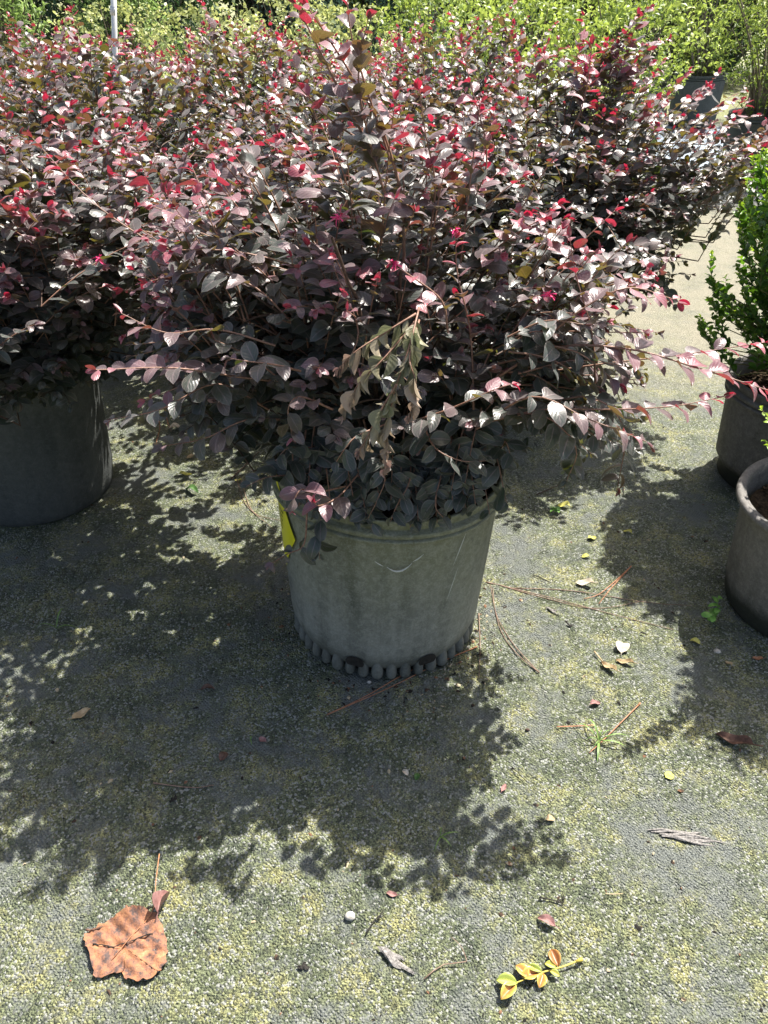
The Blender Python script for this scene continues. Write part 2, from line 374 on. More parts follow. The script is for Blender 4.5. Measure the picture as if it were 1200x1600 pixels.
def leaves(P, D, N, L, Wd, age, rnd, temps):
    D = unit(D); N = N - (N * D).sum(1)[:, None] * D; N = unit(N); S = np.cross(N, D)
    VV, FF, AA = [], [], []; off = 0
    ti = np.random.RandomState(len(P)).randint(0, len(temps), len(P))
    for t, (tv, tf, ta) in enumerate(temps):
        m = ti == t; n = m.sum()
        if not n: continue
        l = L[m][:, None, None]; wd = Wd[m][:, None, None]
        v = P[m][:, None, :] + l * tv[None, :, 0:1] * D[m][:, None, :] + wd * tv[None, :, 1:2] * S[m][:, None, :] + l * tv[None, :, 2:3] * N[m][:, None, :]
        a = np.empty((n, len(tv), 4)); a[..., 0] = age[m][:, None]; a[..., 1] = rnd[m][:, None]; a[..., 2] = ta[None, :, 0]; a[..., 3] = ta[None, :, 1]
        f = tf[None] + (np.arange(n) * len(tv))[:, None, None] + off
        VV.append(v.reshape(-1, 3)); AA.append(a.reshape(-1, 4)); FF.append(f.reshape(-1, 4)); off += n * len(tv)
    return np.concatenate(VV), np.concatenate(FF), np.concatenate(AA)

UP = np.array((0, 0, 1.0))
class Plant:
    """grows twigs with leaves; everything local to the plant's own base"""
    def __init__(s, seed): s.r = np.random.RandomState(seed); s.tw = []; s.lf = []
    def leafy(s, path, leaf=0.05, ratio=0.58, space=0.020, start=0.25, age0=0.2, age1=0.9, up=0.9, r0=0.0022, tip=True, spread=0.75, droop=0.0, cls=0, mat='twig'):
        r = s.r; path = np.asarray(path); seg = np.linalg.norm(np.diff(path, axis=0), axis=1); cum = np.concatenate([[0], np.cumsum(seg)]); T = cum[-1]
        s.tw.append((path, np.linspace(r0, r0 * 0.35, len(path)), mat))
        d = T * start; side = 1 if r.rand() < 0.5 else -1
        plane = r.uniform(0, math.pi)
        while d < T:
            f = d / T; i = min(np.searchsorted(cum, d) - 1, len(path) - 2); i = max(i, 0)
            p = path[i] + (path[i + 1] - path[i]) * ((d - cum[i]) / (seg[i] + 1e-9)); t = unit(path[i + 1] - path[i])
            sv = np.cross(t, UP)
            if np.linalg.norm(sv) < 0.35: sv = np.array((math.cos(plane), math.sin(plane), 0))
            sv = unit(sv); b = np.cross(sv, t)
            q = r.uniform(-0.32, 0.32)
            sv = sv * math.cos(q) * side + b * math.sin(q)
            dr = unit(t * r.uniform(0.35, 0.8) + sv * spread + UP * r.uniform(-0.12, 0.30) - UP * droop + r.normal(0, 0.12, 3))
            n = UP * up + t * 0.25 + r.normal(0, 0.22, 3)
            sz = leaf * (0.62 + 0.58 * r.rand() ** 0.7) * (1 - 0.55 * max(0, (f - 0.75) / 0.25))
            s.lf.append((p, dr, n, sz, sz * ratio * r.uniform(0.88, 1.12), age0 + (age1 - age0) * f ** 2.0, r.rand(), cls))
            side = -side; d += space * r.uniform(0.75, 1.25) * (1 - 0.45 * max(0, (f - 0.7) / 0.3))
        if tip:
            t = unit(path[-1] - path[-2])
            for q in range(3):
                n = unit(UP * 0.6 + r.normal(0, 0.4, 3)); sz = leaf * r.uniform(0.30, 0.5)
                s.lf.append((path[-1], unit(t + r.normal(0, 0.35, 3)), n, sz, sz * ratio * 0.85, min(1.0, age1 + 0.12), r.rand(), cls))
    def foliage(s, temps, cls=0):
        L = [l for l in s.lf if l[7] == cls]
        P = np.array([l[0] for l in L]); D = np.array([l[1] for l in L]); N = np.array([l[2] for l in L])
        return leaves(P, D, N, np.array([l[3] for l in L]), np.array([l[4] for l in L]), np.array([l[5] for l in L]), np.array([l[6] for l in L]), temps)
    def build(s, parent, temps, mat, stem_mats, name='foliage', cls=0, ns=4):
        V, F, A = s.foliage(temps, cls)
        o = mesh_obj(name, V, F, mat, parent, True, A)
        if s.tw:
            mb = MB(); names = list(stem_mats.keys())
            for p, rr, m in s.tw: mb.tube(p, rr, ns, names.index(m), cap=False)
            mb.build('stems', list(stem_mats.values()), parent)
        return o

# ------------------------------------------------------------------ nursery pots
def lathe(prof, ns, th=None):
    V = []; F = []
    for i, (r_, z_) in enumerate(prof):
        for k_ in range(ns):
            t = 2 * math.pi * k_ / ns; V.append((r_ * math.cos(t), r_ * math.sin(t), z_))
    for i in range(len(prof) - 1):
        for k_ in range(ns):
            k2 = (k_ + 1) % ns; F.append((i * ns + k_, i * ns + k2, (i + 1) * ns + k2, (i + 1) * ns + k_))
    return np.array(V), F
POT_H, POT_R, POT_B = 0.485, 0.262, 0.238
def pot_surface(z, knob=True):
    """outer radius of the wall at height z"""
    return POT_B + (POT_R - POT_B) * (z / POT_H)
def make_pot(parent, mat, knobs=True, rolled=False, oval=0.0, seed=1, H=POT_H, RT=POT_R, RB=POT_B, step=False):
    hs = H / POT_H
    mb = MB(); ns = 160
    z0 = 0.060 if knobs else 0.0
    prof = []
    if knobs: prof += [(RB * 0.90, 0.020), (RB * 0.945, 0.030), (RB * 0.98, 0.048)]
    elif step: prof += [(RB * 0.90, 0.0), (RB * 0.93, 0.006), (RB * 0.935, 0.050), (RB * 0.985, 0.062)]
    else: prof += [(RB * 0.93, 0.0), (RB * 0.965, 0.008), (RB * 0.99, 0.024)]
    nz = 14
    for i in range(nz + 1):
        z = 0.075 + (H - 0.075 - 0.062) * i / nz
        prof.append((RB + (RT - RB) * z / H, z))
    e = RT
    if rolled: prof += [(e - 0.001, H - 0.045), (e + 0.004, H - 0.036), (e + 0.003, H - 0.026), (e + 0.012, H - 0.022), (e + 0.018, H - 0.012), (e + 0.016, H - 0.002), (e + 0.008, H + 0.002), (e + 0.001, H - 0.003)]
    else: prof += [(e - 0.0025, H - 0.060), (e + 0.0060, H - 0.058), (e + 0.0060, H - 0.050), (e - 0.0050, H - 0.0485), (e - 0.0050, H - 0.0445), (e + 0.0075, H - 0.0425), (e + 0.0075, H - 0.031), (e - 0.0045, H - 0.0290), (e - 0.0045, H - 0.0255), (e + 0.001, H - 0.022), (e + 0.001, H - 0.010), (e + 0.005, H - 0.004), (e + 0.003, H)]
    prof += [(e - 0.005, H - 0.002), (e - 0.007, H - 0.03), (RB + (RT - RB) * 0.75 - 0.007, H * 0.75), (RB * 0.97, 0.08), (0.001, 0.078)]
    V, F = lathe(prof, ns)
    rr = np.random.RandomState(seed)
    th = np.arctan2(V[:, 1], V[:, 0]); k1, k2_ = rr.uniform(0, 6, 2)
    wob = 1 + (V[:, 2] / H) * (oval * np.cos(2 * th + k1) + 0.006 * np.cos(3 * th + k2_)) + 0.0022 * np.cos(5 * th + k1) * np.sin(V[:, 2] * 16)
    V[:, 0] *= wob; V[:, 1] *= wob
    V[:, 2] += (V[:, 2] / H) ** 4 * 0.004 * np.cos(2 * th + k2_)
    mb.add(V, F)
    if knobs:
        n = 42
        for q in range(n):
            t = 2 * math.pi * (q + 0.5) / n
            rad = 0.0148 * (0.92 + 0.14 * math.sin(q * 2.7) * math.sin(q * 1.1)); cx, cy = (RB - 0.0125) * math.cos(t), (RB - 0.012) * math.sin(t)
            pf = [(0.0005, 0.0), (rad * 0.5, 0.0012), (rad * 0.82, 0.005), (rad * 0.98, 0.011), (rad * 1.0, 0.020), (rad * 0.9, 0.034), (rad * 0.6, 0.052), (rad * 0.2, 0.064), (0.0005, 0.068)]
            KV, KF = lathe(pf, 12); KV[:, 0] += cx; KV[:, 1] += cy; mb.add(KV, KF)
    p = mb.build('pot', [mat], parent)
    return p
def soil_disc(parent, z, rad, seed=3):
    r = np.random.RandomState(seed); V, F = lathe([(rad * q / 14, 0) for q in range(1, 15)], 64)
    V[:, 2] = z + r.normal(0, 0.0035, len(V)) + 0.012 * np.cos(np.hypot(V[:, 0], V[:, 1]) / rad * 2)
    V = np.vstack([V, [(0, 0, z + 0.012)]]); F += [(len(V) - 1, q, (q + 1) % 64) for q in range(64)]
    mb = MB(); mb.add(V, F)
    for q in range(160):                                    # bark chips in the mix
        a, d = r.uniform(0, 6.28), rad * math.sqrt(r.rand()) * 0.95; c_ = np.array((d * math.cos(a), d * math.sin(a), z + 0.010))
        l, w_, h_ = r.uniform(0.008, 0.026), r.uniform(0.005, 0.012), r.uniform(0.002, 0.006); a = r.uniform(0, 3.14)
        ca, sa = math.cos(a), math.sin(a); B = []
        for sx_ in (-1, 1):
            for sy_ in (-1, 1):
                for sz_ in (-1, 1):
                    x_, y_ = sx_ * l / 2 * r.uniform(0.7, 1), sy_ * w_ / 2; B.append(c_ + (x_ * ca - y_ * sa, x_ * sa + y_ * ca, sz_ * h_ / 2 + x_ * r.uniform(-0.2, 0.2)))
        mb.add(B, [(0, 1, 3, 2), (4, 6, 7, 5), (0, 4, 5, 1), (2, 3, 7, 6), (0, 2, 6, 4), (1, 5, 7, 3)])
    return mb.build('soil', [M['soil']], parent, smooth=False)

STEMS = {'twig': M['twig'], 'stem': M['stem']}
def grow_shrub(pl, env, ntw, leaf, space, z0=0.44, nst=14, base_r=0.07, tw_len=(0.16, 0.34), arch=0.5, sy=1.0, fy=1.0, face=None, inner=0.25, age=(0.02, 0.98), ratio=0.62, lean=(0, 0), hi=0.25):
    """env: [(z, radius)...] crown outline; twigs end on it, with side ones inside"""
    r = pl.r; ez = np.array([e[0] for e in env]); er = np.array([e[1] for e in env]); top = ez[-1]
    stems = []
    for q in range(nst):
        a = 2 * math.pi * (q + r.rand() * 0.7) / nst; zt = r.uniform(ez[0] + 0.45 * (top - ez[0]), top - 0.12); rt = np.interp(zt, ez, er) * r.uniform(0.45, 0.75)
        p0 = np.array((base_r * math.cos(a) * r.uniform(0.2, 1), base_r * math.sin(a) * r.uniform(0.2, 1), z0)); p2 = np.array((rt * math.cos(a) + lean[0] * (zt - z0), rt * math.sin(a) * sy + lean[1] * (zt - z0), zt))
        p1 = np.array((p0[0] * 1.6, p0[1] * 1.6, z0 + (zt - z0) * 0.55)); P = bez(p0, p1, p2, 14) + r.normal(0, 0.004, (14, 3))
        stems.append(P); pl.tw.append((P, np.linspace(0.0065, 0.0025, 14), 'stem'))
    SP = np.concatenate(stems)
    for q in range(ntw):
        # sample by area on the envelope
        while True:
            zt = r.uniform(ez[0], top); rt = np.interp(zt, ez, er)
            if r.rand() < (rt + 0.06) / (er.max() + 0.06): break
        a = r.uniform(0, 2 * math.pi) if face is None or r.rand() < 0.35 else face + r.normal(0, 0.9)
        f = 1.0 if r.rand() > inner else r.uniform(0.45, 0.85)
        bumpy = 1 + 0.16 * math.sin(3 * a + zt * 9) + 0.10 * math.sin(5 * a - zt * 17 + 1.3)
        rt = (rt * bumpy * r.uniform(0.86, 1.12)) * f
        tip = np.array((rt * math.cos(a) + lean[0] * (zt - z0), rt * math.sin(a) * (sy if math.sin(a) > 0 else fy) + lean[1] * (zt - z0), zt))
        rel = (zt - ez[0]) / (top - ez[0]); long_ = r.rand() < 0.13
        if long_: f = 1.0; tip = tip * np.array((1.0, 1.0, 1.0)) + np.array((math.cos(a), math.sin(a), 0)) * r.uniform(0.03, 0.12) * (1 - rel) + UP * r.uniform(0.0, 0.11) * rel
        out = np.array((math.cos(a), math.sin(a), 0))
        dirv = unit(out * (1.05 - 0.75 * rel) + UP * (0.10 + 0.95 * rel) + r.normal(0, 0.28, 3))
        ln = r.uniform(*tw_len) + (0.10 if long_ else 0)
        st_ = tip - dirv * ln; st_[2] = max(st_[2], z0 + 0.07)
        hr = math.hypot(st_[0], st_[1]); lim = max(0.05, 0.80 * math.hypot(tip[0], tip[1]))
        if hr > lim: st_[:2] *= lim / hr
        rad_s = math.hypot(st_[0], st_[1])
        mid = (tip + st_) / 2 + UP * arch * ln * 0.25
        path = bez(st_, mid, tip, 8)
        d = np.linalg.norm(SP - st_, axis=1) + np.maximum(0, SP[:, 2] - st_[2]) * 2; j = int(np.argmin(d))
        conn = bez(SP[j], (SP[j] + st_) / 2 + UP * 0.01, st_, 5)
        pl.tw.append((conn, np.linspace(0.0030, 0.0022, 5), 'stem'))
        shade = f * (0.02 + 0.98 * rel ** 1.15)  # inner and lower leaves count as older; crown shade is painted in too
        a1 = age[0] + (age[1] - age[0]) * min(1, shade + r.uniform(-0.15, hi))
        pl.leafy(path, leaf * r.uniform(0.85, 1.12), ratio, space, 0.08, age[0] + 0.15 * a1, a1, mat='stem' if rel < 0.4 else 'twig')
    return pl

T5 = tset(7, 5, 'ovate', 10, 3, (0.05, 0.75), (-0.12, 0.24)); T3 = tset(5, 3, 'ovate', 8, 4, (0.05, 0.75), (-0.12, 0.28)); T2 = tset(3, 3, 'ovate', 4, 5)
TB5 = tset(6, 5, 'obovate', 5, 6, (0.05, 0.5), (0.1, 0.5)); TL = tset(3, 3, 'lance', 4, 8)

# ------------------------------------------------------------------ the middle shrub (hero)
MY = 1.522
base = np.array((0.0, MY, 0.0))
main = empty('potted_shrub', tuple(base), 'large burgundy shrub in a weathered grey pot with knobbed foot, centre', 'potted shrub', 'burgundy shrubs in nursery pots')
mp_ = make_pot(main, M['pot'], True, False, 0.012, 5)
mp_.rotation_euler = (0, R(1.6), R(30))
soil_disc(main, 0.425, 0.246)
pl = Plant(11)
env = [(0.50, 0.27), (0.60, 0.36), (0.72, 0.44), (0.85, 0.46), (0.98, 0.42), (1.08, 0.32), (1.17, 0.16)]
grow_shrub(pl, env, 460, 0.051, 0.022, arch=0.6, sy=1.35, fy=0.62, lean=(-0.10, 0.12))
def lb(pts, **kw):
    """a branch through photo points (px, py, distance y)"""
    P = np.array([yp(*p) for p in pts]) - base
    kw.setdefault('leaf', 0.052); kw.setdefault('start', 0.15); kw.setdefault('age0', 0.3); kw.setdefault('age1', 0.9)
    pl.leafy(spline(P, 16), **kw)
# long branches one can follow in the photograph
lb([(470, 600, 1.38), (380, 590, 1.32), (270, 575, 1.25), (150, 578, 1.19)], age0=0.35, age1=0.75, r0=0.0028)
lb([(420, 640, 1.36), (340, 600, 1.30), (250, 640, 1.22), (175, 655, 1.2)], age0=0.2, age1=0.55)
lb([(470, 660, 1.36), (390, 655, 1.30), (320, 685, 1.26), (255, 697, 1.22)], age0=0.2, age1=0.45)
lb([(470, 560, 1.50), (380, 470, 1.54), (270, 400, 1.60), (150, 320, 1.66), (50, 215, 1.72)], age0=0.35, age1=0.85, r0=0.0032, leaf=0.048)
lb([(420, 480, 1.6), (330, 400, 1.66), (240, 300, 1.72), (205, 195, 1.76)], age0=0.4, age1=0.95, leaf=0.045)
lb([(470, 520, 1.38), (400, 450, 1.38), (320, 425, 1.38), (230, 440, 1.38)], age0=0.3, age1=0.7)
lb([(430, 540, 1.34), (340, 515, 1.32), (260, 520, 1.30), (190, 490, 1.30)], age0=0.3, age1=0.65)
lb([(760, 600, 1.36), (860, 545, 1.32), (980, 545, 1.28), (1090, 575, 1.24), (1200, 610, 1.2)], age0=0.4, age1=0.85, r0=0.0030)
lb([(800, 590, 1.36), (930, 570, 1.33), (1060, 555, 1.30), (1195, 535, 1.28)], age0=0.45, age1=0.95, space=0.024)
lb([(760, 660, 1.32), (850, 640, 1.25), (950, 640, 1.2), (1050, 635, 1.18), (1130, 620, 1.18)], age0=0.3, age1=0.9)
lb([(830, 640, 1.30), (920, 620, 1.24), (975, 670, 1.2), (965, 762, 1.2)], age0=0.15, age1=0.4)
lb([(780, 650, 1.30), (850, 650, 1.24), (900, 700, 1.2), (885, 752, 1.22)], age0=0.05, age1=0.15, leaf=0.056)
lb([(745, 670, 1.30), (830, 620, 1.2), (920, 655, 1.15), (1010, 690, 1.12)], age0=0.3, age1=0.7)
lb([(820, 560, 1.34), (900, 490, 1.32), (980, 450, 1.32), (1060, 470, 1.32)], age0=0.4, age1=1.0, leaf=0.045)
lb([(800, 520, 1.4), (890, 400, 1.42), (960, 330, 1.44)], age0=0.4, age1=0.95, leaf=0.042)
lb([(640, 350, 1.5), (600, 210, 1.50), (545, 110, 1.48), (480, 10, 1.46)], age0=0.4, age1=0.8, leaf=0.056, r0=0.0032, space=0.017)
lb([(610, 250, 1.50), (570, 130, 1.47), (548, 50, 1.46), (540, -30, 1.46)], age0=0.5, age1=0.8, leaf=0.050, space=0.02)
lb([(590, 250, 1.48), (545, 170, 1.44), (500, 80, 1.42), (462, 5, 1.40)], age0=0.5, age1=0.75, leaf=0.056, space=0.016, r0=0.003)
lb([(600, 300, 1.48), (570, 190, 1.44), (560, 110, 1.42), (575, 30, 1.41)], age0=0.45, age1=0.75, leaf=0.053, space=0.017)
lb([(600, 240, 1.5), (520, 190, 1.46), (462, 130, 1.44)], age0=0.5, age1=0.9, leaf=0.05)
lb([(660, 420, 1.5), (680, 300, 1.5), (665, 210, 1.48), (655, 140, 1.48)], age0=0.4, age1=0.85, leaf=0.05)
lb([(700, 380, 1.52), (760, 260, 1.56), (735, 130, 1.6), (720, 70, 1.62)], age0=0.4, age1=0.95, leaf=0.042)
lb([(760, 430, 1.5), (830, 300, 1.56), (905, 180, 1.6), (925, 70, 1.62)], age0=0.4, age1=0.9, leaf=0.042)
lb([(740, 640, 1.34), (735, 520, 1.36), (715, 430, 1.38), (712, 372, 1.40)], age0=0.35, age1=1.0, leaf=0.042)
lb([(930, 600, 1.30), (925, 520, 1.34), (900, 430, 1.38), (890, 370, 1.40)], age0=0.4, age1=0.85, leaf=0.042)
lb([(700, 520, 1.34), (690, 470, 1.34), (640, 430, 1.34), (615, 415, 1.34)], age0=0.5, age1=1.0, leaf=0.044)
lb([(640, 660, 1.28), (700, 640, 1.23), (770, 610, 1.20), (800, 600, 1.20)], age0=0.3, age1=0.75, leaf=0.05)
lb([(530, 590, 1.28), (560, 520, 1.30), (530, 440, 1.34), (515, 400, 1.36)], age0=0.4, age1=0.8, leaf=0.044)
lb([(470, 580, 1.28), (430, 570, 1.25), (390, 565, 1.23), (360, 560, 1.22)], age0=0.3, age1=0.5, leaf=0.05)
lb([(520, 640, 1.28), (470, 620, 1.25), (450, 640, 1.23), (458, 685, 1.22)], age0=0.5, age1=0.6, leaf=0.045)
for i in range(36):                                         # spread the left and right shoulders out as far as in the photograph
    a_ = pl.r.rand(); x0, y0 = (430 - 60 * a_, 620 - 240 * a_) if i % 3 else (800 + 40 * a_, 620 - 150 * a_)
    x1, y1 = (x0 - pl.r.uniform(120, 210), y0 + pl.r.uniform(-50, 40) - 60 * a_) if i % 3 else (x0 + pl.r.uniform(110, 220), y0 + pl.r.uniform(-70, 40) - 40 * a_)
    d_ = 1.34 + 0.42 * a_ + pl.r.uniform(-0.04, 0.08)
    lb([(x0, y0, d_ + 0.05), ((x0 + x1) / 2, (y0 + y1) / 2 - 18, d_ + 0.02), (x1, y1, d_)], age0=0.15, age1=pl.r.uniform(0.4, 0.95), leaf=0.048)
for i in range(34):                                         # heavy lower right side, hanging past the rim
    x0, y0 = pl.r.uniform(770, 850), pl.r.uniform(520, 660); x1, y1 = x0 + pl.r.uniform(70, 190), y0 + pl.r.uniform(-40, 70); d_ = pl.r.uniform(1.24, 1.50)
    lb([(x0, y0, d_ + 0.06), ((x0 + x1) / 2, (y0 + y1) / 2 - 16, d_ + 0.02), (x1, y1, d_)], age0=0.0, age1=0.15 + 0.6 * pl.r.rand() * (y1 < 640), leaf=0.050)
# low leaves spilling over the rim
for pts in ([(600, 700, 1.36), (560, 750, 1.30), (520, 790, 1.27), (490, 800, 1.25)], [(560, 720, 1.34), (480, 740, 1.30), (420, 745, 1.26), (385, 760, 1.22)],
            [(640, 700, 1.36), (640, 750, 1.29), (620, 790, 1.26), (610, 815, 1.25)], [(690, 700, 1.36), (720, 740, 1.30), (740, 780, 1.28), (735, 800, 1.275)],
            [(560, 690, 1.34), (600, 740, 1.28), (590, 780, 1.26), (575, 810, 1.25)], [(700, 690, 1.36), (690, 740, 1.30), (680, 790, 1.26), (700, 815, 1.255)],
            [(520, 690, 1.36), (480, 700, 1.32), (450, 700, 1.28), (430, 720, 1.26)], [(740, 680, 1.36), (780, 700, 1.34), (790, 690, 1.30), (800, 720, 1.28)],
            [(610, 660, 1.3), (560, 680, 1.24), (540, 700, 1.22), (520, 730, 1.22)], [(660, 660, 1.3), (680, 700, 1.24), (720, 720, 1.22), (760, 720, 1.22)],
            [(540, 770, 1.30), (510, 800, 1.26), (495, 830, 1.245), (500, 875, 1.235)]):
    lb(pts, age0=0.02, age1=0.10, leaf=0.050, space=0.019, tip=False, up=0.5)
for i in range(30):
    x0 = 455 + 10.5 * i + pl.r.uniform(-8, 8); dx = pl.r.uniform(-30, 30); yb = 770 + 45 * math.sin(math.pi * (x0 - 440) / 360) + pl.r.uniform(-35, 15)
    lb([(x0, yb - 120, 1.36), (x0 + dx * 0.5, yb - 70, 1.31), (x0 + dx, yb, 1.262)], age0=0.0, age1=0.08, leaf=0.050, space=0.018, tip=False, up=0.5)
lb([(540, 760, 1.28), (490, 770, 1.20), (470, 765, 1.16), (455, 790, 1.14)], age0=0.55, age1=0.62, leaf=0.05, up=0.6, start=0.4)
lb([(480, 790, 1.27), (475, 850, 1.245), (450, 865, 1.23), (425, 880, 1.22)], age0=0.1, age1=0.6, leaf=0.042, up=0.4, start=0.45, space=0.02)
lb([(560, 740, 1.28), (530, 775, 1.2), (500, 790, 1.15), (490, 785, 1.13)], age0=0.55, age1=0.7, leaf=0.046, up=0.8, start=0.5)
# the broken, wilted branch hanging in front
wl = Plant(21)
for pts in ([(655, 480, 1.20), (640, 540, 1.12), (612, 630, 1.09), (600, 735, 1.09)], [(650, 500, 1.18), (600, 560, 1.12), (560, 600, 1.10), (535, 650, 1.10)],
            [(655, 500, 1.18), (640, 560, 1.1), (650, 600, 1.08), (640, 650, 1.08)], [(650, 490, 1.18), (585, 530, 1.14), (555, 550, 1.12), (530, 575, 1.12)],
            [(620, 600, 1.09), (590, 650, 1.08), (570, 690, 1.08), (560, 705, 1.08)]):
    P = np.array([yp(p[0], p[1], p[2] + 0.075) for p in pts]) - base
    wl.leafy(spline(P, 14), leaf=0.040, ratio=0.33, space=0.011, start=0.1, age0=0.0, age1=0.9, up=0.1, droop=0.9, spread=0.35, r0=0.002)
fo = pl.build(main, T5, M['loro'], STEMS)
V_, F_, A_ = wl.foliage(tset(8, 5, 'ovate', 8, 9, (0.05, 0.6), (0.1, 0.6)))
wb = mesh_obj('wilted_branch', V_, F_, M['wilt'], main, True, A_); tag(wb, 'wilted olive green branch hanging broken in front')
mb = MB()
for p, rr_, m in wl.tw: mb.tube(p, rr_, 5)
mb.build('twig', [M['twig']], wb)
def flower(parent, at, size=0.016, n=26, seed=0):
    r = np.random.RandomState(seed); mb = MB()
    for q in range(n):
        d = unit(r.normal(0, 1, 3) + UP * 0.7); s_ = unit(np.cross(d, r.normal(0, 1, 3))); l = size * r.uniform(0.7, 1.3)
        P = [at + d * l * t + UP * (-0.35 * l * t * t) + s_ * 0.2 * l * math.sin(3 * t) for t in (0, 0.33, 0.66, 1)]
        b = np.cross(d, s_) * 0.0011
        mb.add([p + q_ for p in P for q_ in (-b, b)], [(0, 1, 3, 2), (2, 3, 5, 4), (4, 5, 7, 6)])
    o = mb.build('flower', [M['petal']], parent); return o
for i, (a, b, c_) in enumerate(((712, 362, 1.40), (858, 462, 1.34), (528, 340, 1.36), (615, 412, 1.34), (155, 405, 1.5))):
    flower(main, yp(a, b, c_) - base, 0.013, 18, i)
# yellow label wrapped on the pot, its corner pointing down
def on_pot(th, z, off): 
    r_ = pot_surface(z) + off; return (r_ * math.cos(th), r_ * math.sin(th), z)
mb = MB(); V_ = []; F_ = []
nu, nv = 10, 10; th0 = R(198)
for i in range(nu + 1):
    for j in range(nv + 1):
        a = (i / nu - 0.5); b = (j / nv - 0.5)
        s_ = (a - b) * 0.085; t_ = (a + b) * 0.135
        V_.append(on_pot(th0 + s_ / 0.26, 0.36 + t_, 0.0035))
ids = np.arange((nu + 1) * (nv + 1)).reshape(nu + 1, nv + 1)
F_ = [(ids[i, j], ids[i + 1, j], ids[i + 1, j + 1], ids[i, j + 1]) for i in range(nu) for j in range(nv)]
mb.add(V_, F_, 0)
for row in range(5):                                        # rows of print too small to read
    z_ = 0.40 - row * 0.014; x_ = -0.030 + row * 0.003
    while x_ < 0.030 - row * 0.004:
        l_ = random.uniform(0.002, 0.006)
        q = [on_pot(th0 + (x_ + dx) / 0.26, z_ + dz, 0.0050) for dx, dz in ((0, 0), (l_, 0), (l_, 0.005), (0, 0.005))]
        mb.add(q, [(0, 1, 2, 3)], 1); x_ += l_ + random.uniform(0.001, 0.003)
lab = mb.build('label', [M['yellabel'], M['ink']], main); tag(lab, 'yellow diamond label with small black print')
sc = MB()
for p0, p1, sag, wd in (((-0.004, 0.372), (0.048, 0.380), -0.016, 0.0016), ((0.05, 0.385), (0.072, 0.402), -0.002, 0.0010), ((-0.03, 0.386), (-0.012, 0.374), -0.001, 0.0008), ((0.175, 0.43), (0.150, 0.345), 0.0, 0.0007), ((0.165, 0.33), (0.145, 0.24), 0.0, 0.0006)):
    P = []
    for t in np.linspace(0, 1, 9):
        x_ = p0[0] + (p1[0] - p0[0]) * t; z_ = p0[1] + (p1[1] - p0[1]) * t + sag * 4 * t * (1 - t)
        P.append(on_pot(R(270) + x_ / 0.255, z_, 0.0005))
    sc = MB(); sc.tube(P, [1.5 * wd * math.sin(math.pi * min(max(t, 0.08), 0.92)) for t in np.linspace(0, 1, 9)], 5)
    sc_o = sc.build('scratch', [M['scratch']], main); sc_o.rotation_euler = (0, R(1.6), 0)
lab.rotation_euler = (0, R(1.6), 0)
hole = None                                                 # drain holes low on the front, inner shade painted as flat dark discs
for hx in (-0.072, 0.105):
    hole = MB()
    pts = [on_pot(R(270) + (hx + 0.023 * math.cos(t)) / 0.24, 0.058 + 0.020 * max(-0.6, math.sin(t)), -0.001 + 0.0022) for t in np.linspace(0, 2 * math.pi, 20, endpoint=False)]
    hole.add(pts, [tuple(range(20))])
    ho = hole.build('drain_hole', [M['char_shade']], main); ho.rotation_euler = (0, R(1.6), 0)

# ------------------------------------------------------------------ the other burgundy shrubs
def shrub(x, y, label, env, ntw, seed, leaf=0.048, potm='potblack', temps=T3, group='burgundy shrubs in nursery pots', space=0.023, hi=0.25, lean=(0, 0), face=None, nst=12, **kw):
    e = empty('potted_shrub', (x, y, 0), label, 'potted shrub', group)
    make_pot(e, M[potm], seed % 2 == 1, False, 0.01, seed)
    soil_disc(e, 0.43, 0.246, seed)
    p = Plant(seed); grow_shrub(p, env, ntw, leaf, space, arch=0.6, hi=hi, lean=lean, face=face, nst=nst, **kw)
    p.build(e, temps, M['loro'], STEMS, ns=3)
    return e, p
envL = [(0.44, 0.27), (0.54, 0.42), (0.66, 0.54), (0.80, 0.60), (0.94, 0.56), (1.05, 0.44), (1.14, 0.22)]
shrub(-1.14, 2.14, 'burgundy shrub in a smooth near-black pot at the left edge of the photo', envL, 560, 32, 0.052, face=R(-60), temps=T5, lean=(0.22, 0.0))
envR = [(0.40, 0.34), (0.52, 0.46), (0.70, 0.56), (0.88, 0.57), (1.02, 0.46), (1.14, 0.28), (1.24, 0.10)]
er_, _ = shrub(0.55, 2.95, 'wide burgundy shrub behind the middle one at right, pink bloom near its top', envR, 600, 43, 0.047, face=R(-80), lean=(0.24, 0.0))
envB = [(0.42, 0.34), (0.54, 0.48), (0.72, 0.57), (0.90, 0.56), (1.02, 0.46), (1.10, 0.32), (1.18, 0.14)]
eb, pb = shrub(-0.10, 3.10, 'burgundy shrub seen over the middle one, left of the bloom-topped bush', envB, 430, 55, 0.047)
flower(er_, yp(915, 97, 2.75) - np.array((0.55, 2.95, 0)), 0.035, 60, 9)
def copy_tree(o, parent=None):
    c_ = o.copy(); COL.objects.link(c_); c_.parent = parent
    for ch in [h_ for h_ in o.children]: copy_tree(ch, c_)
    return c_
for (x, y, rz, lab_) in ((-1.12, 3.35, 100, 'burgundy shrub in the row behind, where the white pole stands'),
                         (-2.15, 3.0, 220, 'burgundy shrub behind the left-edge one, partly out of the frame'),
                         (-0.62, 4.25, 40, 'farthest burgundy shrub, right of the white pole'),
                         (0.35, 4.3, 160, 'farthest burgundy shrub, under the tall shoots of the middle one'),
                         (-1.75, 4.2, 300, 'farthest burgundy shrub, left of the white pole')):
    c_ = copy_tree(eb); c_.location = (x, y, 0); c_.rotation_euler = (0, 0, R(rz)); c_.scale = (1, 1, 1.06); c_['label'] = lab_

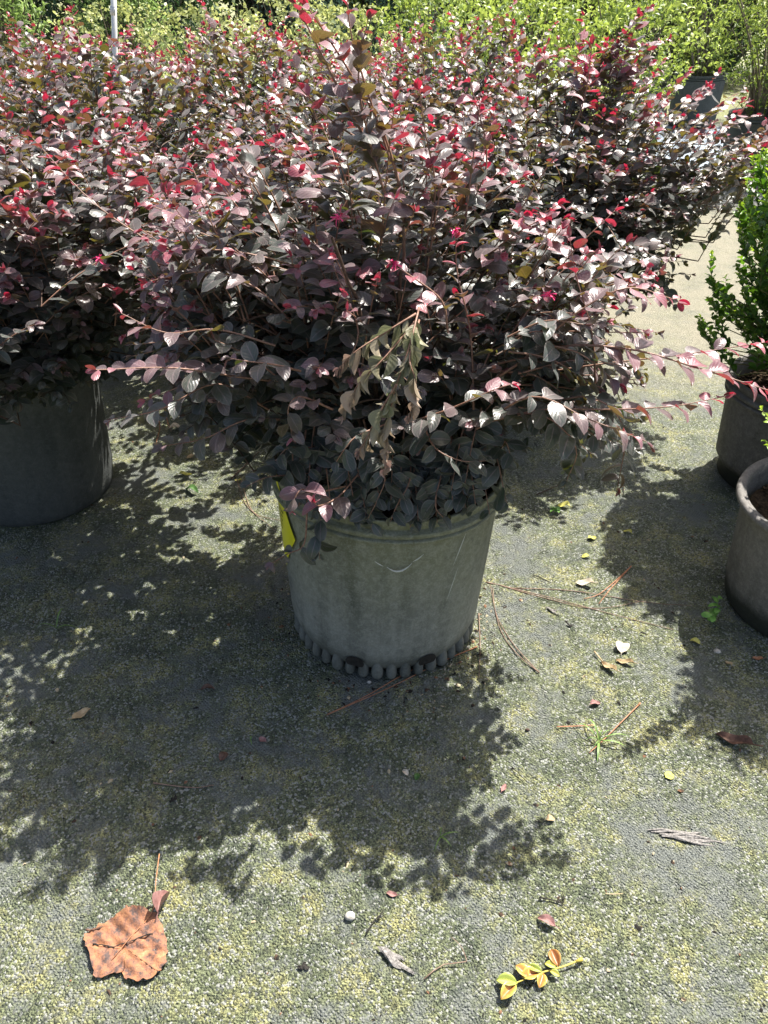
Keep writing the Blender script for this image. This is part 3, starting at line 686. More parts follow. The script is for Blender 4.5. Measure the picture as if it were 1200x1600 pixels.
# white pole
pole = empty('pole', tuple(gp(192, 330) * np.array((1, 1, 0)) + np.array((0.02, -0.25, 0))), 'slim white pole rising out of the burgundy shrubs at upper left', 'pole')
mb = MB(); b0 = np.array(pole.location)
tp = yp(176, -60, b0[1] + 0.0) - b0
mb.tube([np.array((0.03, 0, 0)), tp * 0.5 + np.array((0.012, 0, 0)), tp], 0.0165, 14); mb.build('shaft', [M['white']], pole)
mb = MB(); q_ = tp * 0.82; mb.tube([q_, q_ + unit(tp) * 0.045], 0.0195, 14); mb.build('collar', [M['white']], pole)

# ------------------------------------------------------------------ boxwoods on the right
def boxwood(e, zs, radf, n, leaf, seed, lean=0.0, dens=1.0):
    p = Plant(seed); r = p.r
    for q in range(n):
        z = r.uniform(zs[0], zs[1]) ; f = (z - zs[0]) / (zs[1] - zs[0]); rad = radf(f) * r.uniform(0.35, 1.12)
        a = r.uniform(0, 6.283); tip = np.array((rad * math.cos(a) + lean, rad * math.sin(a), z))
        ln = r.uniform(0.08, 0.18); d = unit(np.array((math.cos(a), math.sin(a), 0)) * (0.75 - 0.4 * f) + UP * 0.8 + r.normal(0, 0.2, 3))
        st_ = tip - d * ln
        p.leafy(bez(st_, (st_ + tip) / 2 + np.array((math.cos(a), math.sin(a), 0)) * 0.012, tip, 6), leaf, 0.62, 0.0105 / dens, 0.0, 0.15, 0.45 + 0.65 * r.rand() * (0.4 + 0.6 * f) + 0.15, up=0.45, r0=0.0016, spread=0.65)
        p.tw.append((bez(np.array((0.02 * math.cos(a), 0.02 * math.sin(a), 0.29)), np.array((rad * 0.3 * math.cos(a), rad * 0.3 * math.sin(a), z * 0.6 + 0.1)), st_, 6), np.linspace(0.004, 0.0016, 6), 'twig'))
    p.build(e, TB5, M['box'], {'twig': M['boxstem']}, ns=3)
bx, by = 1.325, 2.21
e = empty('potted_boxwood', (bx, by, 0), 'upright green boxwood in a dusty grey pot with a dark wet foot, right edge', 'potted boxwood', 'boxwoods at the right edge')
make_pot(e, M['pottan'], False, False, 0.01, 8, H=0.36, RT=0.225, RB=0.198, step=True); soil_disc(e, 0.30, 0.208, 9)
boxwood(e, (0.50, 1.22), lambda f: 0.31 - 0.13 * f ** 2.2, 600, 0.031, 61, -0.04)
e = empty('potted_boxwood', (1.126, 1.56, 0), 'nearer boxwood whose pot rim and one sprig show at the right edge', 'potted boxwood', 'boxwoods at the right edge')
make_pot(e, M['pottan'], False, True, 0.008, 9, H=0.335, RT=0.222, RB=0.200, step=False); soil_disc(e, 0.275, 0.202, 10)
p = Plant(62)
def bl(pts, **kw):
    P = np.array([yp(*q) for q in pts]) - np.array((1.126, 1.56, 0)); p.leafy(spline(P, 10), 0.026, 0.62, 0.012, 0.2, 0.4, 1.0, up=0.5, **kw)
bl([(1262, 760, 1.5), (1235, 700, 1.42), (1205, 660, 1.38), (1190, 640, 1.37)]); bl([(1262, 760, 1.5), (1240, 730, 1.42), (1215, 705, 1.38), (1195, 690, 1.37)])
r = p.r
for q in range(240):
    a = r.uniform(0, 6.283); z = r.uniform(0.52, 1.05); f = (z - 0.52) / 0.53; rad = (0.21 - 0.09 * f) * r.uniform(0.4, 1.1); off = 0.06
    tip = np.array((rad * math.cos(a) + off, rad * math.sin(a) + 0.06, z)); d = unit(np.array((math.cos(a), math.sin(a), 0)) * 0.5 + UP * 0.8 + r.normal(0, 0.2, 3)); st_ = tip - d * r.uniform(0.1, 0.2)
    p.leafy(bez(st_, (st_ + tip) / 2, tip, 6), 0.026, 0.62, 0.010, 0.0, 0.1, 0.8, up=0.4, r0=0.0016)
    p.tw.append((bez(np.array((0.02 * math.cos(a), 0.02 * math.sin(a), 0.33)), np.array((0.04, 0.02, 0.45)), st_, 6), np.linspace(0.004, 0.0016, 6), 'twig'))
p.build(e, TB5, M['box'], {'twig': M['boxstem']}, ns=3)

# ------------------------------------------------------------------ background plants
def bush_mesh(name, seed, n, h, rad, leaf, ratio, mat, temps, z0=0.0, kind='round', stem_mat='bark', nst=9, vert=0.5, sprays=7):
    """returns an Empty with foliage and stems, built once; placed later"""
    r = np.random.RandomState(seed); P = []; D = []; N = []; L = []; A = []
    tw = []
    for q in range(n):
        f = r.rand() ** 0.85; a = r.uniform(0, 6.283)
        if kind == 'cone': rr_ = rad * (1 - f) ** 0.8 + 0.03
        elif kind == 'column': rr_ = rad * (1 - f ** 5) * (0.8 + 0.2 * math.sin(f * 3.1))
        elif kind == 'vase': rr_ = rad * (0.25 + 0.9 * f ** 0.8) * (1 - 0.5 * f ** 6)
        else: rr_ = rad * math.sin(math.pi * (0.12 + 0.8 * f)) ** 0.6
        lump = 1 + 0.30 * math.sin(3 * a + f * 7 + seed) + 0.22 * math.sin(7 * a - f * 15)
        rr_ *= lump * (1 - 0.5 * r.rand() ** 2.0)
        c_ = np.array((rr_ * math.cos(a), rr_ * math.sin(a), z0 + f * (h - z0)))
        out = np.array((math.cos(a), math.sin(a), 0)); ax = unit(out * 0.7 + UP * vert + r.normal(0, 0.3, 3)); ln = leaf * r.uniform(2.0, 4.5)
        age = r.uniform(0.0, 0.45) + 0.55 * f * r.rand() + 0.25 * (rr_ / rad > 0.8)
        for j in range(sprays):
            t = j / sprays; p_ = c_ + ax * ln * (t - 0.6)
            P.append(p_); D.append(unit(ax * 0.6 + r.normal(0, 0.6, 3))); N.append(UP * 0.6 + out * 0.4 + r.normal(0, 0.4, 3)); L.append(leaf * r.uniform(0.7, 1.2)); A.append(min(1, age * (0.7 + 0.5 * t)))
        if q % 14 == 0: tw.append((c_, a))
    P, D, N, L, A = map(np.array, (P, D, N, L, A))
    Vv, Ff, Aa = leaves(P, D, N, L, L * ratio, A, r.rand(len(P)), temps)
    e_ = bpy.data.objects.new(name, None); COL.objects.link(e_)
    mesh_obj('foliage', Vv, Ff, mat, e_, True, Aa)
    mb = MB()
    for c_, a in tw:
        b0_ = np.array((rad * 0.10 * math.cos(a), rad * 0.10 * math.sin(a), max(0.0, z0 - 0.25)))
        mb.tube(bez(b0_, np.array((c_[0] * 0.25, c_[1] * 0.25, b0_[2] + (c_[2] - b0_[2]) * 0.6)), c_, 7), np.linspace(0.010, 0.003, 7) * (h / 1.3), 4, cap=False)
    mb.build('stems', [M[stem_mat]], e_)
    return e_
def place(proto, spots, labels, cat, group, pot=False, used=[set()]):
    for i, (x, y, s_, rz) in enumerate(spots):
        first = id(proto) not in used[0]; used[0].add(id(proto))
        o = proto if first else copy_tree(proto)
        o.location = (x, y, 0); o.rotation_euler = (0, 0, R(rz)); o.scale = (s_, s_, s_)
        tag(o, labels[i], cat, group)
def potted(proto, potm='potblack', s=1.0, seed=3):
    pt = make_pot(proto, M[potm], False, False, 0.01, seed); pt.scale = (s, s, s); soil_disc(proto, 0.43 * s, 0.24 * s, seed); return proto

gold = potted(bush_mesh('potted_golden_shrub', 71, 340, 1.30, 0.48, 0.044, 0.5, M['yell'], T2, 0.42))
place(gold, [(0.95, 5.9, 1.0, 0), (1.75, 6.6, 1.02, 70), (0.35, 6.9, 1.0, 150), (1.3, 8.0, 1.08, 200), (2.4, 8.3, 1.12, 310), (0.5, 8.6, 1.1, 20)],
      ['golden yellow-green shrub just behind the bloom-topped burgundy bush', 'golden yellow-green shrub at upper right, left of the twiggy shrubs', 'golden yellow-green shrub near the top centre, in front of the blue-green juniper',
       'golden yellow-green shrub in the second row, behind the pink bloom', 'golden yellow-green shrub in the second row, behind the twiggy shrubs', 'golden yellow-green shrub in the second row, right of the blue-green juniper'], 'potted shrub', 'golden shrubs in the background')
cream = potted(bush_mesh('potted_cream_shrub', 72, 320, 1.22, 0.48, 0.036, 0.65, M['cream'], T2, 0.42), seed=4)
place(cream, [(-0.25, 6.0, 1.0, 0), (-1.15, 6.2, 1.0, 80), (-0.75, 7.4, 1.05, 190), (-2.0, 6.7, 1.0, 300)],
      ['cream and green variegated shrub left of the tall middle shoots', 'cream and green variegated shrub right of the white pole', 'cream and green variegated shrub in the second row behind the others', 'cream and green variegated shrub right behind the white pole'], 'potted shrub', 'cream variegated shrubs in the background')
wil = potted(bush_mesh('potted_twiggy_shrub', 73, 520, 1.60, 0.55, 0.050, 0.26, M['yell'], TL, 0.50, 'vase', 'bark', 16), 'potblack', seed=6)
place(wil, [(3.05, 6.9, 1.0, 0), (4.45, 9.9, 1.1, 90), (3.45, 9.6, 1.05, 200), (4.2, 8.0, 1.0, 260), (5.6, 11.0, 1.1, 30)],
      ['open twiggy yellow-green shrub at the upper right, above the pale strip', 'twiggy yellow-green shrub whose black pot shows at the right edge', 'twiggy yellow-green shrub left of the one with the visible pot', 'twiggy shrub at the right edge by the pale strip', 'farthest twiggy shrub at the top right corner'], 'potted shrub', 'twiggy shrubs at upper right')
arb = potted(bush_mesh('potted_arborvitae', 74, 900, 1.75, 0.36, 0.055, 0.30, M['arbor'], TL, 0.42, 'column', vert=1.2), seed=7)
place(arb, [(-2.75, 6.3, 1.0, 0), (-3.5, 6.6, 1.0, 50), (-2.25, 7.9, 1.0, 100), (-4.4, 7.2, 1.1, 150)],
      ['pale green feathery conifer near the top left corner', 'pale green feathery conifer in the top left corner', 'pale green feathery conifer left of the white pole, set back', 'pale green conifer outermost at the top left'], 'potted conifer', 'pale feathery conifers')
jun = bush_mesh('juniper', 75, 1100, 1.9, 0.55, 0.06, 0.22, M['juni'], TL, 0.05, 'cone', vert=0.8)
place(jun, [(0.22, 9.6, 1.0, 0), (-0.9, 11.0, 1.2, 60)], ['blue-green conical juniper at the top centre', 'second blue-green juniper left of the central one, farther back'], 'conifer', 'blue-green junipers')
ev = bush_mesh('evergreen_tree', 76, 1500, 3.6, 1.15, 0.10, 0.26, M['fir'], TL, 0.05, 'cone', vert=0.2, sprays=8)
def trunk(e_, h, r0):
    mb = MB(); mb.tube([np.array((0.03 * math.sin(t * 5), 0.02 * math.cos(t * 4), t * h)) for t in np.linspace(0, 1, 8)], np.linspace(r0, r0 * 0.2, 8), 10); mb.build('trunk', [M['bark']], e_)
trunk(ev, 3.2, 0.10)
xs = [(-6.4, 11.2), (-4.3, 10.4), (-2.6, 10.0), (1.4, 12.2), (4.6, 13.6), (7.2, 13.0), (-8.8, 12.8)]
place(ev, [(x, y, 1 + 0.12 * math.sin(i * 3), i * 53) for i, (x, y) in enumerate(xs)],
      ['dark green evergreen far left behind the conifers', 'dark green evergreen behind the pale feathery conifers', 'dark green evergreen right behind the white pole', 'dark green evergreen behind the blue-green juniper', 'dark green evergreen behind the twiggy shrubs',
       'dark green evergreen at far right, outermost', 'dark green evergreen at far left, outermost'], 'evergreen tree', 'evergreens along the back')
ol = bush_mesh('broadleaf_tree', 77, 1500, 3.4, 1.25, 0.085, 0.5, M['olive'], T2, 0.25, 'round', sprays=8)
trunk(ol, 2.2, 0.09)
xs = [(-7.6, 14.5), (-5.4, 13.0), (-3.6, 12.6), (-1.6, 12.8), (0.0, 13.4), (2.9, 13.0), (5.9, 15.4), (9.0, 15.0), (3.6, 15.8), (-0.9, 15.8)]
place(ol, [(x, y, 1.05 + 0.15 * math.sin(i * 2.3), i * 71) for i, (x, y) in enumerate(xs)],
      ['olive green leafy tree %s' % s for s in ('at far left, second from the outside', 'between the two left evergreens', 'behind the feathery conifers', 'left of the top centre, behind the cream shrubs', 'directly behind the central juniper',
       'behind the golden shrubs at upper right', 'behind the twiggy shrubs, right of the evergreen', 'at the far right end of the back row', 'in the last row at right', 'in the last row at centre')], 'tree', 'leafy trees along the back')

# ------------------------------------------------------------------ small things lying on the ground
def lay(name, label, cat, group=None, px=0, py=0, z=0.002):
    g = gp(px, py); return empty(name, (g[0], g[1], max(gz(g[0], g[1]), -0.002) + z), label, cat, group), g
def litter_mat(name, a, b, sc=120, tr=0.0):
    if name in M: return M[name]
    M[name] = simple(name, a, b, sc, 0.6, 0.35, 0.0006); return M[name]
def gleaf(px, py, ln, wd, ang, mat, label, cat='leaf', curl=0.16, fold=0.22, shape='ovate', lift=0.0015, roll=0.0, stem=0.25, name='fallen_leaf', group=None, seed=0):
    """a dead leaf with midrib and stalk, lying at a photo pixel"""
    g = gp(px, py); rows, cols = 11, 7
    V, F, A = template(rows, cols, fold, curl, shape, roll, 0.5)
    r = np.random.RandomState(seed + int(px)); V = V * np.array((ln, wd, ln)); V[:, 2] += r.normal(0, ln * 0.008, len(V)); V[:, 2] += 0.10 * ln * np.sin(V[:, 0] / ln * 6 + px); V[:, 0] -= ln / 2
    ca, sa = math.cos(R(ang)), math.sin(R(ang)); Rm = np.array(((ca, -sa, 0), (sa, ca, 0), (0, 0, 1)))
    V = V @ Rm.T; V[:, 2] += lift - V[:, 2].min() * 1.0 - 0.001
    n = len(V); V2 = V.copy(); V2[:, 2] -= 0.0005
    mb = MB(); mb.add(V, F); mb.add(V2, [tuple(f[::-1]) for f in F])
    mids = V.reshape(rows, cols, 3)[:, cols // 2] + np.array((0, 0, 0.0002)); st_ = [mids[0] - unit(mids[1] - mids[0]) * ln * stem] if stem else []
    mb.tube(np.array(st_ + list(mids[:-1])), np.linspace(0.0009, 0.0003, len(st_) + rows - 1) * (ln / 0.05), 5)
    o = mb.build(name, [mat]); o.location = (g[0], g[1], gz(g[0], g[1])); tag(o, label, cat, group); return o
tan = litter_mat('tan_dead_leaf', (0.33, 0.24, 0.13), (0.58, 0.46, 0.28)); pink = litter_mat('dull_pink_leaf', (0.24, 0.12, 0.11), (0.42, 0.24, 0.22))
yel = litter_mat('yellow_fallen_leaf', (0.42, 0.42, 0.09), (0.62, 0.58, 0.18)); brn = litter_mat('brown_dead_leaf', (0.07, 0.040, 0.028), (0.20, 0.11, 0.075))
pale = litter_mat('bleached_leaf', (0.50, 0.43, 0.33), (0.72, 0.64, 0.52)); org = litter_mat('orange_brown_leaf', (0.34, 0.14, 0.06), (0.60, 0.30, 0.16), 260); grn = litter_mat('green_fallen_leaf', (0.05, 0.12, 0.03), (0.10, 0.20, 0.05))
for a in [(258, 1415, 0.050, 0.020, 80, pink, 'curled pinkish dry leaf beside the big orange leaf', 'leaf', 0.3, 0.9),
          (853, 1442, 0.034, 0.016, 150, pink, 'small purple-pink leaf above the yellow sprig'),
          (612, 1398, 0.022, 0.010, 165, pink, 'tiny pink leaf below the twig shadows, bottom centre'),
          (1046, 1212, 0.021, 0.020, 30, yel, 'round pale yellow leaf above the split wood'),
          (1145, 1160, 0.078, 0.028, 150, brn, 'large mottled brown and grey dried leaf at lower right'),
          (912, 915, 0.050, 0.024, 170, pale, 'pale oval leaf right of the pot by the needles'),
          (925, 843, 0.030, 0.018, 20, yel, 'torn yellow leaf beside the tip of the right shadow'),
          (980, 833, 0.028, 0.016, 140, yel, 'yellow-green leaf at the edge of the right shadow'),
          (915, 872, 0.026, 0.015, 10, yel, 'yellow leaf just above the pale oval leaf'),
          (880, 792, 0.040, 0.028, 160, yel, 'yellow leaves lying beyond the pot at right'),
          (972, 1012, 0.042, 0.034, 70, pale, 'pale heart-shaped leaf topping the little leaf heap'),
          (950, 1045, 0.046, 0.018, 130, tan, 'curled tan leaf at the bottom of the little leaf heap'),
          (975, 1036, 0.044, 0.016, 160, tan, 'curled tan leaf under the pale heart-shaped leaf'),
          (1085, 1006, 0.026, 0.017, 145, yel, 'yellow-green leaf lying in the right pot shadow'),
          (1138, 1038, 0.020, 0.012, 120, tan, 'small tan leaf near the white chip in shade'),
          (1183, 1030, 0.026, 0.012, 170, org, 'orange scrap at the foot of the right pot'),
          (128, 1118, 0.046, 0.022, 45, tan, 'yellowish tan leaf in the left shadow'),
          (325, 1078, 0.034, 0.014, 10, brn, 'dark brown leaf left of the pot in shade'),
          (350, 1182, 0.026, 0.020, 60, brn, 'dark brown leaf lower in the big shadow'),
          (410, 1155, 0.022, 0.014, 140, pink, 'dull pink scrap in the middle of the big shadow'),
          (633, 1208, 0.018, 0.012, 130, pale, 'small white petal-like leaf in the shadow below the pot'),
          (652, 1214, 0.020, 0.012, 70, grn, 'green leaf next to the white petal-like leaf'),
          (787, 1232, 0.024, 0.010, 60, pink, 'pink scrap beside the shadow tip, right of centre'),
          (300, 768, 0.055, 0.022, 150, grn, 'dark green fallen leaf behind the pot at left'),
          (290, 742, 0.04, 0.02, 10, yel, 'yellow-green leaf near the left shrub shadow'),
          (372, 752, 0.024, 0.016, 170, yel, 'bright yellow scrap left of the low leaves'),
          (860, 1282, 0.02, 0.014, 10, tan, 'small beige scrap in the sun right of centre'),
          (275, 672, 0.05, 0.03, 10, pale, 'cream leaf on the sunny ground under the left branch'),
          (298, 715, 0.035, 0.02, 60, tan, 'tan leaf behind the lower left twig'),
          (930, 1100, 0.03, 0.014, 20, pink, 'pinkish leaf piece above the big grass tuft')]:
    gleaf(*a)
# the big orange-brown leaf: broad diamond blade, torn, with a long stalk
bl_, g = lay('dried_leaf', 'big orange-brown dried leaf with a long stalk at lower left', 'leaf', None, 200, 1483, 0.004)
out = [(248, 1432), (215, 1428), (190, 1436), (165, 1448), (135, 1462), (134, 1476), (143, 1497), (150, 1528), (170, 1527), (190, 1524), (200, 1533), (225, 1536), (246, 1526), (260, 1505), (262, 1480), (255, 1455)]
OP = spline(np.array([gp(*q) for q in out + [out[0]]]), 90)[:-1]; ctr = OP.mean(0)
r = np.random.RandomState(5); n = len(OP); OP = OP + np.stack([r.normal(0, 0.0014, n), r.normal(0, 0.0014, n), np.zeros(n)], -1)
rings = 12; V = []
for i in range(1, rings + 1):
    t = i / rings
    for q in range(n):
        p_ = ctr + (OP[q] - ctr) * t; x_, y_ = p_[0] - ctr[0], p_[1] - ctr[1]
        z_ = 0.004 * t ** 2 * (0.5 + 0.5 * math.sin(q * 2 * math.pi / n * 3 + 1)) + 0.0014 * math.sin(x_ * 130 + y_ * 60) + 0.0014 * math.sin(x_ * 400 - y_ * 330) + 0.0018 * math.sin(x_ * 210 + y_ * 290) - 0.004 * math.exp(-((y_ + 0.10 * x_ - 0.004) / 0.004) ** 2)
        if y_ > 0.03: z_ += 0.016 * ((y_ - 0.03) / 0.03) * (x_ < 0.02)
        V.append((x_, y_, z_))
V.append((0, 0, 0.0)); F = [(len(V) - 1, q, (q + 1) % n) for q in range(n)]
for i in range(rings - 1):
    F += [(i * n + q, (i + 1) * n + q, (i + 1) * n + (q + 1) % n, i * n + (q + 1) % n) for q in range(n)]
k = NT('blotched_orange_leaf'); co = k.coords(); a = k.noise(45, 6, 0.7, co); b = k.noise(300, 4, 0.7, co)
c = k.ramp(a, [(0.40, (0.085, 0.060, 0.055)), (0.47, (0.25, 0.12, 0.075)), (0.58, (0.39, 0.175, 0.085)), (0.72, (0.50, 0.29, 0.15))]); c = k.mix(k.math('MULTIPLY', k.ramp(b, [(0.3, 1.0), (0.45, 0.0)]), 0.6), c, (0.25, 0.13, 0.10))
bm = k.fin(c, 0.6, 0.35, k.bump(k.math('ADD', a, b), 0.8, 0.002))
bl_.location = (ctr[0], ctr[1], 0.0075)
mb = MB(); mb.add(V, F); mb.add(np.array(V) - np.array((0, 0, 0.0007)), [tuple(f[::-1]) for f in F]); mb.build('blade', [bm], bl_)
for pts, rr_ in (([(147, 1480), (165, 1481), (178, 1485), (190, 1479), (205, 1476), (222, 1469), (240, 1463)], 0.0017), ([(136, 1458), (152, 1456), (170, 1450), (180, 1440), (196, 1430), (212, 1429)], 0.0026)):
    mb = MB(); P = spline(np.array([gp(*q) for q in pts]) - np.array((ctr[0], ctr[1], -0.0028)), 26)
    r2 = np.random.RandomState(4); P[:, :2] += r2.normal(0, 0.0007, (26, 2)); mb.tube(P, rr_ * (0.35 + 0.65 * r2.rand(26)), 6); mb.build('torn_fold', [M['char_shade'] if rr_ < 0.002 else brn], bl_)
mb = MB(); P = spline(np.array([gp(252, 1345) + (0, 0, 0.016), gp(246, 1385) + (0, 0, 0.010), gp(240, 1430) + (0, 0, 0.006), gp(205, 1470) + (0, 0, 0.004), gp(175, 1505) + (0, 0, 0.001)]) - np.array((ctr[0], ctr[1], 0.0)), 16)
mb.tube(P, np.linspace(0.0011, 0.0006, 16), 6); mb.build('stalk', [org], bl_)
# pine needles: each fascicle is a thing of two or three needles from one sheath
def needles(pts_list, label, mat=None, r0=0.0013, name='pine_needles'):
    g = gp(*pts_list[0][0]); o_ = np.array((g[0], g[1], 0)); mb = MB()
    for pts in pts_list:
        P = np.array([gp(q[0], q[1]) for q in pts]); P[:, 2] = [q[2] if len(q) > 2 else 0.003 for q in pts]
        P = spline(P, 14); P[:, 2] = np.maximum(P[:, 2], [gz(q[0], q[1]) + 0.001 for q in P])
        mb.tube(P - o_, np.linspace(r0 * 1.15, r0 * 0.6, 14), 5)
    P = np.array([gp(*pts_list[0][0][:2]), gp(*pts_list[0][0][:2]) * 0.9 + gp(*pts_list[0][1][:2]) * 0.1]) - o_; P[:, 2] = 0.003
    mb.tube(P, r0 * 1.7, 6)
    ob = mb.build(name, [mat or M['needle']]); ob.location = tuple(o_); return tag(ob, label, 'pine needles', 'loose pine needles')
needles([[(745, 1012), (690, 1035), (610, 1075), (510, 1119)], [(690, 1032), (640, 1050), (570, 1090), (512, 1117)]], 'rust pine needle pair lying against the foot of the middle pot')
needles([[(760, 911), (860, 935), (960, 962), (1052, 985)], [(770, 913), (860, 938), (930, 952), (1010, 940)], [(800, 920), (900, 925), (1000, 942), (1080, 948)]], 'long pine needles fanning right from behind the pot', M['needlegrey'])
needles([[(986, 886), (960, 910), (935, 930), (912, 937)], [(984, 888), (955, 920), (935, 945)]], 'short rust needle pair above the fanned needles')
needles([[(842, 1052), (805, 1020), (780, 980), (766, 915)], [(840, 1050), (800, 1005), (775, 960), (770, 920)]], 'dark needle pair right of the pot in the shadow', M['needlegrey'])
needles([[(748, 960), (750, 1010), (748, 1062)]], 'single upright-lying brown needle touching the pot foot', M['needlegrey'])
needles([[(1000, 1100), (970, 1130), (940, 1160), (920, 1178)], [(870, 1137), (900, 1136), (930, 1134)]], 'rust needles crossing the big grass tuft')
needles([[(240, 640), (250, 665), (245, 690), (243, 700)], [(258, 640), (262, 660), (268, 676)]], 'orange needles on the sunny ground below the left branch')
needles([[(370, 750), (385, 790), (430, 830)], [(375, 745), (395, 800), (440, 815)]], 'dark bent needles beside the left of the pot rim', M['needlegrey'])
needles([[(240, 1225), (300, 1232), (335, 1228)]], 'pale thin needle inside the big shadow at left', M['needlegrey'])
# twigs
def twig(pts, rad, label, mat='char_shade', branches=()):
    g = gp(*pts[0][:2]); o_ = np.array((g[0], g[1], 0)); mb = MB()
    for ps, rr_ in [(pts, rad)] + [(b, rad * 0.7) for b in branches]:
        P = np.array([gp(q[0], q[1]) for q in ps]); P[:, 2] = 0.003 + rad; P = spline(P, 10); mb.tube(P - o_, np.linspace(rr_, rr_ * 0.5, 10), 6)
    ob = mb.build('twig', [M[mat] if isinstance(mat, str) else mat]); ob.location = tuple(o_); return tag(ob, label, 'twig', 'twigs on the ground')
twig([(662, 1532), (690, 1510), (725, 1505), (728, 1500), (720, 1480), (705, 1466)], 0.0011, 'thin bent twig right of the grey bark strip', 'needlegrey')
twig([(572, 1460), (585, 1440), (598, 1428)], 0.0014, 'short blackish twig with a frayed end, bottom centre', 'char_shade', ([(590, 1438), (600, 1422)], [(590, 1438), (604, 1430)]))
twig([(842, 1404), (862, 1408), (880, 1412), (878, 1395)], 0.0016, 'hooked black twig above the purple-pink leaf', 'char_shade', ([(872, 1410), (884, 1402)], [(870, 1408), (880, 1418)]))
twig([(362, 750), (385, 728), (405, 708)], 0.003, 'dark stick behind the pot at left', 'stem')
twig([(838, 775), (868, 762), (885, 755)], 0.002, 'brown stick beyond the pot at right', 'stem')
twig([(928, 1020), (938, 1032), (945, 1040)], 0.0022, 'stubby tan stick beside the little leaf heap', tan)
twig([(800, 1200), (812, 1212), (825, 1226)], 0.001, 'thin dark twig amid the shadow leaves', 'char_shade')
twig([(832, 900), (845, 905), (860, 912)], 0.0015, 'small black twig between pot and pale oval leaf', 'char_shade')
twig([(1000, 990), (1012, 994)], 0.002, 'tiny black twig in the right shadow edge', 'char_shade')
twig([(945, 1398), (958, 1399), (973, 1398)], 0.0011, 'small pale twig in the lower right', tan)
twig([(835, 1284), (848, 1288), (855, 1290)], 0.001, 'tiny dark twig near the beige scrap', 'char_shade')
# bark pieces
def bark(px, py, ln, wd, ang, label, mat, n=5, seed=1, name='bark_chip', th=0.004):
    r = np.random.RandomState(seed); g = gp(px, py); mb = MB()
    for q in range(n):
        y0 = (q - (n - 1) / 2) * wd / n; l_ = ln * r.uniform(0.55, 1.0); sh = r.uniform(-0.2, 0.2) * ln; w_ = wd / n * 0.62; fan = y0 * 0.9
        P = [np.array((sh + l_ * (t - 0.5), (y0 * (0.35 + 0.65 * t) + 0.002 * math.sin(t * 7 + q)), th + 0.0015 * math.sin(t * 5 + q))) for t in np.linspace(0, 1, 9)]
        Vt, Ft = tube(P, np.array([0.35, 0.8, 1, 1, 1, 1, 0.9, 0.7, 0.2]) * w_, 6); Vt[:, 2] = th + (Vt[:, 2] - th) * 0.5; Vt += r.normal(0, 0.0005, Vt.shape); mb.add(Vt, Ft)
    o = mb.build(name, [mat], smooth=False); o.location = (g[0], g[1], gz(g[0], g[1])); o.rotation_euler = (0, 0, R(ang)); return tag(o, label, 'bark', 'bark and wood scraps')
greyw = simple('bleached_grey_wood', (0.08, 0.075, 0.07), (0.36, 0.34, 0.32), 240, 0.8, 0.2, 0.001)
bark(620, 1502, 0.072, 0.020, -38, 'grey bark strip at the bottom centre', greyw, 3, 2)
bark(1066, 1306, 0.125, 0.030, -8, 'splintered grey piece of weathered wood at lower right', greyw, 7, 3)
bark(862, 955, 0.042, 0.012, -38, 'grey bark sliver under the fanned needles', greyw, 3, 4)
bark(475, 1511, 0.020, 0.012, 15, 'small black bark crumb at the bottom left of centre', M['char_shade'], 3, 5)
bark(272, 755 + 495, 0.02, 0.01, 60, 'dark scrap where the big shadow ends at left', M['char_shade'], 3, 6)
bark(888, 978, 0.02, 0.008, -20, 'black bark scrap below the grey bark sliver', M['char_shade'], 2, 7)
# pebbles
def pebble(px, py, s_, label, mat='stone', seed=1, sq=0.7):
    r = np.random.RandomState(seed); g = gp(px, py); V, F = lathe([(max(0.02, math.sin(math.pi * i / 8)), -math.cos(math.pi * i / 8)) for i in range(9)], 12)
    V = V * (1 + r.normal(0, 0.07, (len(V), 1))) * np.array((s_, s_ * r.uniform(0.7, 1), s_ * sq)); V[:, 2] += s_ * sq * 0.8
    o = mesh_obj('pebble', V, F, M[mat]); o.location = (g[0], g[1], gz(g[0], g[1])); tag(o, label, 'pebble', 'pebbles on the ground'); return o
pebble(547, 1433, 0.0095, 'white and black pebble at the bottom centre', seed=1); pebble(577, 1066, 0.0052, 'small white pebble against the middle pot foot', seed=2)
pebble(1120, 1020, 0.009, 'pale chip in the shade of the right pot', seed=3, sq=0.4); pebble(824, 1140, 0.005, 'small brown nut-like pebble left of the grass tuft', 'stem', 4)
# grass tufts and seedlings
def tuft(px, py, blades, label, sc=1.0, name='grass_tuft'):
    g = gp(px, py); mb = MB()
    for (dx, dy, l_, wd, h_) in blades:
        d = unit(np.array((dx, dy, 0.0))); s_ = np.array((-d[1], d[0], 0)) * wd / 2 * sc; l2 = l_ * sc
        for t_ in range(1):
            P = [d * l2 * t + UP * (h_ * sc * math.sin(math.pi * min(1, t * 0.85 + 0.1)) - 0.0) for t in np.linspace(0, 1, 9)]
            W_ = [0.6, 0.9, 1, 1, 0.95, 0.85, 0.65, 0.4, 0.05]
            mb.add([p_ + v_ for p_, w_ in zip(P, W_) for v_ in (-s_ * w_, UP * (-0.0008), s_ * w_)], [(3 * i + j, 3 * i + j + 1, 3 * i + j + 4, 3 * i + j + 3) for i in range(8) for j in range(2)])
    o = mb.build(name, [M['grass']]); o.location = (g[0], g[1], gz(g[0], g[1]) + 0.001); return tag(o, label, 'grass', 'weeds growing through the ground cloth')
